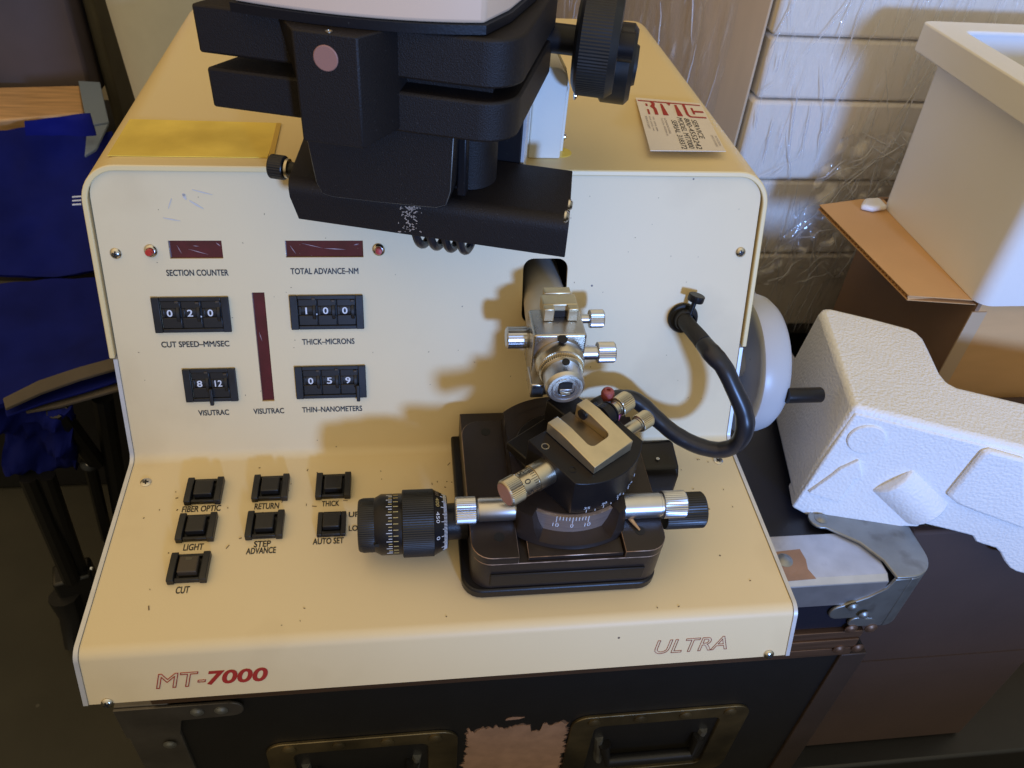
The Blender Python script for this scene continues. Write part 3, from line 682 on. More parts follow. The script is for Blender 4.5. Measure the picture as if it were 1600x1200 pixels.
# ================================================================== LIGHT GUIDE CABLE
lg = thing('light_guide_cable', 'thick black sleeved cable looping from a round panel socket with thumbscrew down behind the stage', 'cable', tuple(MP @ V((.1763, .103, 0))))
pb = P(1066, 496); TS = MP @ Matrix.Translation((pb.x, pb.y, 0))
so_ = MB().lathe([(0, .0112), (.002, .0114), (.0035, .0105), (.004, .0082), (.010, .0078), (.0105, .0066), (.006, .0062)], TS, seg=48).build('socket', 'black_s', lg)
tsd = (PV * .85 + PN * .1 + X * .18).normalized()
b0 = TS @ V((.0022, .0045, .0085)); Tk = axis_frame(b0, tsd)
ts = MB().lathe([(0, .0018), (.011, .0018), (.0112, .0056), (.0118, .0060, .0002), (.0158, .0060, .0002), (.0162, .0056), (.0162, .0001)], Tk, seg=48).build('thumbscrew', 'black_s', lg)
ctrl = [((1066, 496), .004, .0058), ((1078, 511), .020, .0058), ((1092, 527), .034, .0060), ((1099, 536), .040, .0062), ((1113, 553), .050, .0072), ((1131, 574), .056, .0066), ((1146, 605), .060, .0064), ((1161, 640), .062, .0068), ((1164, 668), .062, .0072), ((1152, 693), .058, .0064), ((1125, 703), .052, .0066), ((1090, 696), .045, .0068), ((1055, 678), .038, .0066), ((1027, 655), .032, .0066), ((1004, 633), .028, .0066), ((985, 622), .026, .0064), ((960, 622), .026, .0062), ((935, 632), .028, .0060), ((915, 650), .030, .0058)]
pts3 = [on_plane(q[0], q[1], PN, PN * h) for q, h, r in ctrl]; rad = [c_[2] for c_ in ctrl]
def catmull(pts, n=6, rs=None):
    out, ro = [], []
    for i in range(len(pts) - 1):
        p0, p1, p2, p3 = pts[max(i - 1, 0)], pts[i], pts[i + 1], pts[min(i + 2, len(pts) - 1)]
        for k in range(n):
            t = k / n
            out.append(.5 * ((2 * p1) + (p2 - p0) * t + (2 * p0 - 5 * p1 + 4 * p2 - p3) * t * t + (3 * p1 - p0 - 3 * p2 + p3) * t ** 3))
            if rs: ro.append(rs[i] + (rs[i + 1] - rs[i]) * (t * t * (3 - 2 * t)))
    out.append(pts[-1]); ro.append(rs[-1] if rs else 0)
    return (out, ro) if rs else out
P1, R1 = catmull(pts3[:4], 6, rad[:4]); MB().tube(P1, R1, 20).build('ferrule', 'fabricblk', lg)
P2, R2 = catmull(pts3[3:], 7, rad[3:])
R2 = [r * (1 + .05 * noise.noise((i * .35, 0, 0))) for i, r in enumerate(R2)]
MB().tube(P2, R2, 18, flat=.92).build('sleeve', 'rubber', lg, smooth=60)

# ================================================================== KNIFE STAGE
ks = thing('knife_stage', 'black anodised micrometer stage with bright knife clamp on the cream desk', 'stage', tuple(MD @ V((.073, -.06, 0))))
MB().prism(rrect(.0048, .1345, -.1310, .030, .013, corners=(0, 0, 1, 1)), .0012, .0095, MD).build('foot', 'black_s', ks, bevel=.0015)
b_ = MB()
H1, H2 = .043, .036
prism_yz = None
b_.prism(rrect(.0105, .1345, -.1288, .0020, .012, corners=(0, 0, 1, 1)), .0097, H2, MD)
base = b_.build('base', 'anod', ks, bevel=.0008)
MB().prism(rrect(.0100, .0392, -.1290, -.0125, .013, corners=(0, 1, 1, 0)), H2 + .0002, H1, MD).build('pad', 'anod', ks, bevel=.0006)
MB().prism(rrect(.1068, .1350, -.1290, -.0125, .013, corners=(0, 0, 0, 1)), H2 + .0002, H1, MD).build('pad', 'anod', ks, bevel=.0006)
MB().box(.022, .122, -.1302, -.1286, .014, .026, MD).build('front_plate', 'black_s', ks, bevel=.0005)
MB().prism(rrect(.0455, .1062, -.127, -.0125, .006, corners=(0, 1, 0, 0)), H2 + .0002, .0395, MD).build('slide', 'anod', ks, bevel=.0006)
for px, py in ((759, 675), (780, 839), (1000, 829)):
    p = D(px, py, H1); MB().lathe([(0, .0034), (.0002, .0034)], MD @ Matrix.Translation((p.x, p.y, H1)), seg=24).build('bolt_hole', 'dark', ks)
# debris in the right hole
p = D(990, 822, H1); MB().tube([MD @ V((p.x - .004, p.y + .008, H1 + .0015)), MD @ V((p.x - .001, p.y + .003, H1 + .0022)), MD @ V((p.x + .003, p.y - .004, H1 + .001))], [.0007, .0013, .0006], 6).build('wood_splinter', 'wood', ks, smooth=0)
CU, CVv = .0760, -.0615
TD = MD @ Matrix.Translation((CU, CVv, 0))
# turntable with a cut-away window for the bronze dial
clx = lambda x: max(-.0368, min(.0330, x))
seg = 96; R0, R1_, Z0, Z1 = .0615, .0560, .0398, .0585
mb = MB(); vs, fs = [], []
half = math.radians(30)
def rz(a):
    d = abs((a + PI / 2 + PI) % (2 * PI) - PI)
    return d
zs = lambda a: Z1 if rz(a) > half else (Z1 - .0160 * min(1, (half - rz(a)) / math.radians(7)) ** .7)
for k in range(seg):
    a = 2 * PI * k / seg; zt = zs(a); rt = R0 + (R1_ - R0) * (zt - Z0) / (Z1 - Z0)
    vs += [(clx(R0 * math.cos(a)), R0 * math.sin(a), Z0), (clx(rt * math.cos(a)), rt * math.sin(a), zt), (clx(.0475 * math.cos(a)), .0475 * math.sin(a), zt)]
for k in range(seg):
    k2 = (k + 1) % seg; fs += [(3 * k, 3 * k2, 3 * k2 + 1, 3 * k + 1), (3 * k + 1, 3 * k2 + 1, 3 * k2 + 2, 3 * k + 2)]
mb._add(vs, fs, TD); mb.build('turntable', 'anod', ks, bevel=.0004, smooth=40)
dpts = [(.0500 * math.cos(t), .0500 * math.sin(t)) for t in [-PI / 2 - .72 + 1.44 * k / 32 for k in range(33)]]
MB().prism(dpts + [(.0325, .030), (-.0325, .030)], Z0, Z1 - .0012, TD).build('dial', 'bronze', ks)
MB().prism([(clx(.0478 * math.cos(t)), .0478 * math.sin(t)) for t in [2 * PI * k / 64 for k in range(64)]], Z1 - .0011, Z1 - .0002, TD).build('turntable_top', 'anod', ks)
# dial marks: ticks then figures, standing on the bronze drum
def on_drum(mb, r, ang, z0, z1, w):
    T = TD @ Matrix.Rotation(ang, 4, 'Z') @ Matrix.Translation((r, 0, 0)); mb.box(-.0002, .0002, -w / 2, w / 2, z0, z1, T)
mb = MB()
for i in range(-5, 6):
    on_drum(mb, .0501, -PI / 2 - .04 + i * math.radians(2.35), Z1 - (.0068 if i % 5 == 0 else .0042), Z1 - .0008, .00045)
mb.build('dial_mark', 'white_ink', ks, smooth=0)
for s_, i in (('10', -5), ('0', 0), ('10', 5)):
    ang = -PI / 2 - .04 + i * math.radians(2.35)
    T = TD @ Matrix.Rotation(ang, 4, 'Z') @ frame((.0503, 0, 0), V((0, 1, 0)), V((0, 0, 1)), V((1, 0, 0)))
    w = .0016 * len(s_); text(s_, ks, 'white_ink', T, -w / 1.6, w / 1.6, Z1 - .0112, Z1 - .0076, h=0, name='dial_figure')
# rotating head, yawed 36 degrees
YA = math.radians(36)
ea = V((math.cos(YA), math.sin(YA), 0)); eb = V((math.sin(YA), -math.cos(YA), 0))
THd = TD @ frame((0, 0, 0), ea, V((-eb.x, -eb.y, 0)), V((0, 0, 1)))   # x along ea, y = away from the front
RH = .0478
MB().lathe([(Z1, .0310), (Z1 + .0045, .0310), (Z1 + .005, .0305), (Z1 + .005, .0001)], TD @ Matrix.Translation((-.002, .004, 0)), seg=64).build('turret', 'black_s', ks)
fa = .0315
def outline(r, fa_, back):
    a0 = math.asin(fa_ / r); n = 24
    return [(-fa_, back), (-fa_, -r * math.cos(a0))] + [(r * math.sin(-a0 + 2 * a0 * k / n), -r * math.cos(-a0 + 2 * a0 * k / n)) for k in range(1, n)] + [(fa_, -r * math.cos(a0)), (fa_, back)]
ol = outline(RH, fa, .006)
mb = MB(); n = len(ol)
# top plane falls towards +x (right) a little and to the front
ztop = lambda x, y: .0868 - .075 * x + .06 * (y + .02)
mb._add([(p[0], p[1], Z1 + .0002) for p in ol] + [(p[0], p[1], ztop(*p)) for p in ol], [tuple(range(n - 1, -1, -1)), tuple(range(n, 2 * n))] + [(i, (i + 1) % n, n + (i + 1) % n, n + i) for i in range(n)], THd)
head = mb.build('head', 'black_s', ks, bevel=.0005)
MB().box(-.030, .030, .006, .026, Z1 + .005, Z1 + .012, THd).box(.004, .024, .006, .026, Z1 + .012, .088, THd).build('head_back', 'black_s', ks, bevel=.001)
mb = MB()
for i in range(10):
    a = -PI / 2 + .13 + i * math.radians(7.2); T = TD @ Matrix.Rotation(a, 4, 'Z') @ Matrix.Translation((RH, 0, 0)); mb.box(-.0004, .0003, -.0002, .0002, Z1 + .0006, Z1 + (.0032 if i % 2 == 0 else .0022), T)
mb.build('graduation', 'white_ink', head, smooth=0)
for i, s_ in enumerate(('35', '30', '25', '20')):
    a = -PI / 2 + .13 + 2 * i * math.radians(7.2); T = TD @ Matrix.Rotation(a, 4, 'Z') @ frame((RH + .0003, 0, 0), V((0, 1, 0)), V((0, 0, 1)), V((1, 0, 0)))
    text(s_, head, 'white_ink', T, -.0020, .0020, Z1 + .0040, Z1 + .0062, h=0, name='scale_figure')
for (x, y, m_) in ((-.026, -.004, 'brass'), (-.025, -.027, 'brass')):
    z = ztop(x, y); MB().lathe([(-.001, .0026), (.0003, .0026), (.0003, .0020), (-.0003, .0019), (-.0003, .0001)], THd @ Matrix.Translation((x, y, z)), seg=20).build('screw', m_ if y > -.01 else 'black_s', ks)
# knife clamp: U-shaped bright block, profile along the slot direction (y away from the front)
TKn = THd @ Matrix.Translation((.0005, 0, .0)) 
W2 = .0175; YF, YB = -.0375, .0045
ARM = .0088
top_z = lambda y: .0985 if y > -.0080 else .0985 - (-.0080 - y) * .165
bot_z = lambda y: ztop(0, y) + .0006 if y > -.0375 else 0
mb = MB()
yk = [YB, .0, -.0080, -.014, -.0205, -.0255]
def strip(x0, x1, ys):
    vs = []; fs = []
    for y in ys: vs += [(x0, y, ztop(x0, y) + .0004), (x1, y, ztop(x1, y) + .0004), (x1, y, top_z(y)), (x0, y, top_z(y))]
    for i in range(len(ys) - 1):
        for k in range(4): fs.append((4 * i + k, 4 * i + (k + 1) % 4, 4 * i + 4 + (k + 1) % 4, 4 * i + 4 + k))
    fs += [(0, 1, 2, 3), tuple(4 * (len(ys) - 1) + k for k in (3, 2, 1, 0))]
    mb._add(vs, fs, TKn)
# plan outline of the U with rounded slot end, built as a grid of quads between outer and inner outline
innr = [(-W2 + ARM, YB), (-W2 + ARM, -.0080), (-W2 + ARM, -.0200)] + [(-W2 + ARM + .004 - .004 * math.cos(t), -.0220 - .004 * math.sin(t)) for t in [PI / 2 * k / 5 for k in range(6)]]
innr += [(-p[0], p[1]) for p in reversed(innr)]
outr = [(-W2, YB), (-W2, -.0080), (-W2, -.0200)] + [(-W2 + 0, -.0240 - .0027 * k) for k in range(5)] + [(-W2, YF)]
outr += [(-p[0], p[1]) for p in reversed(outr)]
n = len(innr); vs = []; fs = []
for (ox, oy), (ix, iy) in zip(outr, innr):
    vs += [(ox, oy, ztop(ox, oy) + .0004), (ox, oy, top_z(oy)), (ix, iy, top_z(iy)), (ix, iy, ztop(ix, iy) + .0004)]
for i in range(n - 1):
    for k in range(4): fs.append((4 * i + k, 4 * i + (k + 1) % 4, 4 * i + 4 + (k + 1) % 4, 4 * i + 4 + k))
fs += [(0, 1, 2, 3), tuple(4 * (n - 1) + k for k in (3, 2, 1, 0))]
mb._add(vs, fs, TKn); kc = mb.build('knife_clamp', 'gold_reflect', ks, bevel=.0004, smooth=20)
MB().box(-W2 + ARM + .0002, W2 - ARM - .0002, -.0255, YB + .004, .0868, .0885, TKn).build('clamp_floor', 'dark_steel', ks)
MB().lathe([(0, .0036), (.0016, .0036), (.002, .003), (.002, .0001)], TKn @ Matrix.Translation((W2 - ARM + .0002, -.002, .0945)) @ Matrix.Rotation(-PI / 2, 4, 'Y'), seg=24).build('clamp_screw_tip', 'black_s', kc)
# micrometer on the left face of the head
c0 = MD @ V((*D(852, 737, .078), .078)); Tm = axis_frame(c0, MD @ V((*D(797, 768, .077), .077)) - c0)
mk = MB().lathe([(-.002, .0088), (.0095, .0088), (.0098, .0082)], Tm, seg=40).build('micrometer', 'brass', ks)
MB().lathe([(.0098, .0080), (.0205, .0080), (.0208, .0086)], Tm, seg=48).build('thimble', 'brass', mk)
MB().lathe([(.0208, .0084), (.0213, .0088, .0004), (.0300, .0088, .0004), (.0310, .0080), (.0312, .0070)], Tm, seg=88).build('knurl', 'brass', mk, smooth=20)
MB().lathe([(.030, .0074), (.0314, .0074), (.0314, .0001)], Tm, seg=40).build('end_cap', 'pinkcap', mk)
def aim(T, target):    # angle about local z of T at which the surface faces the target
    l = T.inverted() @ target; return math.atan2(l.y, l.x)
ca = aim(Tm, CAM)
mb = MB()
for i in range(-5, 9):
    T = Tm @ Matrix.Rotation(ca + i * math.radians(11), 4, 'Z') @ Matrix.Translation((.0080, 0, 0)); mb.box(-.0002, .00015, -.00018, .00018, .0102, .0102 + (.0045 if i % 5 == 0 else .003), T)
mb.build('graduation', 'ink', mk, smooth=0)
for s_, a in (('0', .0), ('5', math.radians(55))):
    for sg in ((1,) if s_ == '0' else (-1, 1)):
        T = Tm @ Matrix.Rotation(ca + sg * a, 4, 'Z') @ frame((.0082, 0, 0), V((0, 1, 0)), V((0, 0, 1)), V((1, 0, 0)))
        text(s_, mk, 'ink', T, -.0016, .0016, .0153, .0192, h=0, name='scale_figure')
# two knurled knobs on the right face
def rknob(p0, p1, h, l, r, sh, name):
    a = D(*p0, h); c0 = MD @ V((a.x, a.y, h)); b = D(*p1, h); d = MD @ V((b.x, b.y, h)) - c0
    T = axis_frame(c0, d); 
    k = MB().lathe([(-.012, sh), (.0088, sh), (.0092, sh * 1.12), (.0100, sh * 1.12), (.0104, r * .93), (.0108, r, .0005), (l - .001, r, .0005), (l, r * .88), (l, .0001)], T, seg=64).build('clamp_knob', 'brass', ks, smooth=20, label=name); return T
T1 = rknob((948, 647), (986, 622), .091, .0215, .0068, .0046, 'upper knurled knob')
rknob((981, 673), (1014, 652), .076, .0205, .0062, .0044, 'lower knurled knob')
MB().lathe([(-.005, .0080), (.001, .0080), (.0012, .0072), (.002, .0072), (.0022, .0080), (.0030, .0080), (.0032, .0072), (.0038, .0072), (.0040, .0068), (.0040, .0001)], T1, seg=40).build('knob_seat', 'black_s', ks)
q = D(949, 618, .093); MB().lathe([(-.03, .002), (-.004, .002), (-.0035, .0030), (-.001, .0042), (.002, .0046), (.0045, .0038), (.0055, .0024), (.0055, .0014), (.004, .0013)], MD @ Matrix.Translation((q.x, q.y, .093)), seg=28).build('ball_knob', 'redball', ks)
q = D(956, 655, .080); MB().lathe([(0, .0045), (.0005, .005, .0005), (.010, .005, .0005), (.0105, .0045), (.0105, .0001)], MD @ Matrix.Translation((q.x, q.y, .076)), seg=40).build('pink_knurl', 'pinkbtn', ks, smooth=20)
# right block behind the stage
a = D(1000, 735, .028); b = D(1060, 740, .028)
pr_ = [(0, .010), (0, .034), (.006, .038), (.026, .038), (.031, .033), (.031, .010)]
T = MD @ frame((.128, -.062, 0), V((0, 1, 0)), V((0, 0, 1)), X)
cov = MB().prism([(.002, .004), (.002, .030), (.006, .036), (.026, .040), (.032, .036), (.032, .004)], .002, .0345, T).build('cover_block', 'black_s', ks, bevel=.0018, seg=3)
q = D(1028, 716, .039); MB().lathe([(0, .0013), (.0004, .0013), (.0004, .0008)], MD @ Matrix.Translation((q.x, q.y, .0383)), seg=14).build('screw', 'satin', ks)
# silver screw barrels on both sides, axis along X at v = -.0965
hb = .0500; vb = -.0965
Tl = MD @ frame((0, vb, hb), V((0, 1, 0)), V((0, 0, 1)), X)
lb = MB().lathe([(.0405, .0076), (.0165, .0076), (.0155, .0070), (.0145, .0076)], Tl, seg=40).build('barrel', 'satin', ks)
MB().lathe([(.0143, .0080), (.0138, .0086, .0005), (.0020, .0086, .0005), (.0012, .0080), (.0012, .0001)], Tl, seg=72).build('knurl', 'satin', lb, smooth=20)
rb = MB().lathe([(.1095, .0082), (.1338, .0082), (.1342, .0076), (.1355, .0076)], MD @ frame((0, -.099, hb), V((0, 1, 0)), V((0, 0, 1)), X), seg=40).build('barrel', 'satin', ks)
MB().lathe([(.1355, .0082), (.136, .0090), (.138, .0090, .0004), (.1505, .0090, .0004), (.1512, .0084), (.1512, .0001)], MD @ frame((0, -.099, hb), V((0, 1, 0)), V((0, 0, 1)), X), seg=72).build('knurl', 'satin', rb, smooth=20)
# black drum behind the right knob, axis along X
c = D(1076, 797, .038); Tr = MD @ frame((0, c.y, .038), V((0, 1, 0)), V((0, 0, 1)), X)
MB().lathe([(.1352, .004), (.1400, .004), (.1402, .0118), (.141, .0122, .0004), (.1665, .0122, .0004), (.1675, .0112), (.1675, .0001)], Tr, seg=88).build('drum_knob', 'plastic', ks, smooth=20)
# big micrometer drum on the left
hd = .0265; vd = D(632, 818, hd).y
Tg = MD @ frame((0, vd, hd), V((0, 1, 0)), V((0, 0, 1)), X)
dr = MB().lathe([(.0100, .0120), (-.0030, .0120), (-.0032, .0170), (-.0036, .0172), (-.0115, .0212), (-.0118, .0214)], Tg, seg=96).build('micrometer_drum', 'black_s', ks)
MB().lathe([(-.0118, .0214), (-.0122, .0220, .0003), (-.0318, .0220, .0003), (-.0322, .0214), (-.0324, .0200)], Tg, seg=180).build('knurl', 'plastic', dr, smooth=20)
MB().lathe([(-.0322, .0198), (-.0380, .0198), (-.0384, .0196), (-.0386, .0198), (-.0460, .0198), (-.0500, .0176)], Tg, seg=96).build('sleeve', 'black_s', dr)
MB().lathe([(-.0500, .0174), (-.0505, .0176, .0003), (-.0575, .0176, .0003), (-.0600, .0168), (-.0605, .0160), (-.0605, .0001)], Tg, seg=150).build('end_knob', 'plastic', dr, smooth=20)
ca = aim(Tg, CAM)
def drum_pt(z, r, a): return Tg @ Matrix.Rotation(a, 4, 'Z') @ Matrix.Translation((r, 0, z))
mb = MB(); my = MB()
me_ = MB()
for i in range(-26, 27):
    a = ca + i * math.radians(2.9); l = .0042 if i % 10 == 0 else (.0032 if i % 5 == 0 else .0022)
    r0 = .0174 + .0001; T = drum_pt(-.0038, .01735, a) @ Matrix.Rotation(-math.atan2(.004, .0079), 4, 'Y'); me_.box(-.0001, .0002, -.00016, .00016, -l, 0, T)
for i in range(-12, 13):
    a = ca + i * math.radians(5.6); T = drum_pt(-.0384, .0198, a); (my if abs(i) % 3 == 1 else mb).box(-.0001, .0002, -.00018, .00018, -.0040 if i % 3 == 0 else -.0026, -.0003, T)
    if i % 2 == 0: my.box(-.0001, .0002, -.00018, .00018, .0005, .0036, T)
mb.build('graduation', 'white_ink', dr, smooth=0); my.build('graduation', 'yellow_ink', dr, smooth=0); me_.build('graduation', 'white_ink', dr, smooth=0)
for s_, a, m_ in (('400', math.radians(38), 'yellow_ink'), ('450', math.radians(8), 'white_ink'), ('0', math.radians(-30), 'white_ink'), ('350', math.radians(64), 'grey_ink')):
    ang = ca + (a if (drum_pt(0, .02, ca + .3).translation.z > drum_pt(0, .02, ca - .3).translation.z) else -a)
    T = drum_pt(-.0098, .0204, ang) @ Matrix.Rotation(-math.atan2(.004, .0079), 4, 'Y') @ frame((0, 0, 0), V((0, 1, 0)), V((0, 0, 1)), V((1, 0, 0)))
    w = .0012 * len(s_); text(s_, dr, m_, T, -w, w, -.0011, .0013, h=.0002, name='scale_figure')
T = drum_pt(-.0475, .0189, ca + .75); MB().prism(rrect(-.0012, .0012, -.0028, .0028, .0011, 4), -.0005, .0003, T @ frame((0, 0, 0), V((0, 1, 0)), V((0, 0, 1)), V((1, 0, 0)))).build('key_slot', 'dark', dr)

# ================================================================== MICROSCOPE HEAD AND SUPPORT
YW = math.radians(16)
e1 = V((math.cos(YW), -math.sin(YW), 0)); e2 = V((math.sin(YW), math.cos(YW), 0)); e3 = V((0, 0, 1))
SO = V((-.093, .0104, 0))
SX = frame(SO, e1, e2, e3)
def SP(x, y, f): q = SX.inverted() @ on_plane(x, y, e2, SO + e2 * f); return V((q.x, q.z))
ms = thing('stereo_microscope', 'black stereo microscope body with stacked plates and large focus knobs above the cream cover', 'microscope', tuple(SX @ V((.09, .06, .2))))
# hood: bent sheet, rounded front-top fold, profile in (e2, z) extruded along e1
hp = [(.0005, .1905), (.0, .205)] + fillet((.0, .2155), (.0, .195), (.05, .2155), .0075)[0:] + [(.0635, .2155), (.0635, .1905)]
TSx = SX @ frame((0, 0, 0), V((0, 1, 0)), V((0, 0, 1)), V((1, 0, 0)))
hd_ = MB(); n = len(hp)
lf = lambda p: -.0005 - .205 * max(0, p[0])      # skewed left end
hd_._add([(lf(p) if p[1] > .2 else .0035, p[0], p[1]) for p in hp] + [(.1655 - .08 * p[0], p[0], p[1]) for p in hp], [tuple(range(n)), tuple(range(2 * n - 1, n - 1, -1))] + [(i, (i + 1) % n, n + (i + 1) % n, n + i) for i in range(n)], SX)
hood = hd_.build('support_hood', 'black', ms, bevel=.0006, smooth=30)
for px, py in ((891, 320), (885, 338)):
    q = SX @ V((.1652, .0, .0)); c = on_plane(px - 3, py, e1, SO + e1 * .1655); MB().lathe([(0, .0030), (.001, .0030), (.0022, .0018), (.0023, .0001)], axis_frame(c, e1), seg=18).build('screw', 'chrome', ms)
c = on_plane(449, 263, e2, SO + e2 * .028); MB().lathe([(-.012, .0042), (.001, .0042), (.0012, .0070), (.0018, .0074, .0002), (.0100, .0074, .0002), (.0108, .0066), (.0108, .0001)], axis_frame(c, -e1), seg=60).build('clamp_knob', 'plastic', ms, smooth=20)
c2 = c - e1 * .0009; MB().lathe([(-.0012, .0060), (.0004, .0060), (.0004, .005)], axis_frame(c, -e1), seg=30).build('washer', 'brass', ms)
# pod below the plates: tapered, prism in (e1, z) with depth
f_ = -.010
pq = [SP(476, 203, f_), SP(494, 285, f_), SP(503, 302, f_), SP(520, 308, f_), SP(600, 317, f_), SP(680, 325, f_), SP(697, 321, f_), SP(704, 300, f_), SP(710, 200, f_)]
def sprism(poly, f0, f1, name, m, bevel=.0, seg=2, T=SX):
    mb = MB(); n = len(poly)
    mb._add([(p[0], f0, p[1]) for p in poly] + [(p[0], f1, p[1]) for p in poly], [tuple(range(n)), tuple(range(2 * n - 1, n - 1, -1))] + [(i, (i + 1) % n, n + (i + 1) % n, n + i) for i in range(n)], T)
    return mb.build(name, m, ms, bevel=bevel, seg=seg)
sprism(pq, f_, .052, 'optics_pod', 'black', .0012)
MB().lathe([(.2158, .0180), (.262, .0180)], SX @ Matrix.Translation((.0985, .036, 0)), seg=40).build('objective_turret', 'black', ms)
a = SP(712, 215, .004); b = SP(716, 275, .004); MB().box(.0990, .1045, .004, .012, .2185, .262, SX).build('rail', 'black_s', ms, bevel=.0012)
# plates (plan outline in e1,e2)
def plate(x0, x1, z0, z1, name):
    poly = [(x0, -.015), (x1 - .020, -.015)] + [(x1 - .020 + .020 * math.sin(t), .005 - .020 * math.cos(t)) for t in [PI / 2 * k / 8 for k in range(1, 9)]] + [(x1 + .004, .10), (x1 - .02, .125), (x0 + .05, .125), (x0 + .028, .055), (x0 + .010, .012)]
    return MB().prism(poly, z0, z1, SX).build(name, 'black', ms, bevel=.0015)
plate(-.0325, .1335, .2885, .3125, 'upper_plate')
plate(-.0302, .1325, .2605, .2818, 'lower_plate')
MB().prism([(.058, .0), (.118, .0), (.118, .12), (.058, .12)], .2818, .2885, SX).build('spacer', 'black', ms)
# central octagonal block in front of the plates
blk = [(.0115, -.0148), (.0275, -.036), (.0590, -.036), (.0725, -.0148), (.0725, .02), (.0115, .02)]
zb0, zb1 = .2585, .3130
mb = MB(); n = len(blk); low = [(p[0] * 1 + (.0115 if p[0] < .012 else 0), p[1], zb0 + (.004 if p[1] > -.02 and p[0] > .05 else 0)) for p in blk]
mb._add(low + [(p[0], p[1], zb1) for p in blk], [tuple(range(n)), tuple(range(2 * n - 1, n - 1, -1))] + [(i, (i + 1) % n, n + (i + 1) % n, n + i) for i in range(n)], SX)
mb.build('front_block', 'black', ms, bevel=.0008)
c = SP(509, 91, -.0362); MB().lathe([(0, .0061), (.0004, .0061), (.0007, .0057), (.0007, .0001)], SX @ frame((c.x, -.0360, c.y), V((1, 0, 0)), V((0, 0, 1)), V((0, -1, 0))), seg=32).build('plug', 'pinkcap', ms)
q = SX.inverted() @ az(514, 50, zb1); MB().lathe([(0, .0018), (.0005, .0018), (.0005, .0012), (.0001, .0011)], SX @ Matrix.Translation((q.x, q.y, zb1 + .0001)), seg=16).build('screw', 'brass', ms)
# beige head plate standing on the upper plate
poly = []
for k in range(13):
    t = k / 12; px = 358 + t * 402; py = 3 + 37 * (1 - (1 - t) ** 1.9) * 1.0
    q = SX.inverted() @ az(px, py, .3175); poly.append((q.x, q.y))
q = SX.inverted() @ az(800, 20, .3175); poly.append((q.x, q.y)); q = SX.inverted() @ az(838, -12, .3175); poly.append((q.x, q.y))
poly += [(poly[-1][0] + .005, .13), (poly[0][0], .13)]
MB().prism(poly, .3132, .3175, SX).build('binocular_head_gasket', 'black_s', ms)
MB().prism([(p[0] + (.001 if p[0] < .05 else -.001), p[1] + .001) for p in poly], .3177, .375, SX).build('binocular_head', 'beige', ms, bevel=.002, seg=3)
# column behind, standing on the hood
MB().box(.094, .1265, .0645, .080, .2000, .40, SX).build('column', 'black_s', ms, bevel=.0006)
MB().box(.1267, .1290, .066, .079, .2000, .285, SX).build('column_trim', 'plate_edge', ms, bevel=.0004)
# focus rod and knobs
ry = .075; c0 = ay(838, 56, ry); c1 = ay(905, 62, ry); rd = (e1 * .98 + V((0, 0, .0))).normalized()
Tf = axis_frame(c0, rd)
MB().lathe([(-.04, .0088), (.060, .0088)], Tf, seg=32).build('focus_rod', 'black_s', ms)
q = ay(868, 51, ry - .0088); MB().lathe([(0, .0022), (.0006, .0022), (.0006, .0013), (-.0004, .0012)], axis_frame(q, V((-.1, -.85, .5))), seg=16).build('set_screw', 'satin', ms)
rx = (Tf.inverted() @ ay(905, 62, ry)).z
fk = MB().lathe([(rx - .001, .025), (rx + .001, .029), (rx + .003, .0310, .0003), (rx + .0205, .0310, .0003), (rx + .0250, .0275), (rx + .0250, .0001)], Tf, seg=200).build('coarse_focus_knob', 'plastic', ms, smooth=20)
Tf2 = Tf @ Matrix.Translation((0, 0, 0)); o2 = Tf2 @ V((0, 0, rx + .0165))
Tg2 = axis_frame(o2 + e2 * .030 + V((0, 0, -.020)), rd)
MB().lathe([(-.002, .021), (.001, .025), (.0165, .025), (.0195, .0215), (.0195, .013), (.0215, .012), (.0220, .0001)], Tg2, seg=96).build('fine_focus_knob', 'plastic', ms)
# white mount bracket on the cover
mbk = thing('microscope_mount', 'white painted mount bracket standing on the cream cover behind the black hood', 'bracket', (.07, .09, .1985))
T = Matrix.Translation((0, 0, .1987))
T2 = frame((.0585, .0795, .1987), X, V((0, 0, 1)), V((0, -1, 0)))
MB().prism(rrect(0, .0222, 0, .062, .010, corners=(1, 0, 0, 0)), -.09, 0, T2).build('housing', 'bracket', mbk, bevel=.0012, seg=3)
MB().prism([(.0224, .0), (.0262, .0), (.0262, .045), (.0224, .058)], -.105, -.012, T2).build('flange', 'bracket', mbk, bevel=.0006)
MB().prism([(-.004, -.0006), (-.0006, -.0006), (-.0006, .075), (-.004, .075)], -.02, .002, T2).build('side_strip', 'bracket', mbk)
for px, py in ((880, 213), (897, 149)):
    c = ax(px, py, .0848); MB().lathe([(0, .0028), (.001, .0028), (.002, .0016), (.002, .0001)], axis_frame(c, X), seg=18).build('screw', 'chrome', mbk)
c = az(880, 238, .1987); MB().lathe([(0, .0078), (.0003, .0078), (.0003, .0001)], Matrix.Translation((c.x - .002, c.y, .1986)), seg=28).build('glue_stain', 'tape', mbk, label='dried yellow glue blob')
# coiled cord below the hood
cc = []
for k in range(4 * 24 + 1):
    a = 2 * PI * k / 24; cc.append(SX @ V((.070 + .0090 * k / 24, .016 + .011 * math.cos(a), .1862 + .011 * math.sin(a - .4))))
MB().tube(cc, .0026, 10).build('coiled_cord', 'rubber', ms)
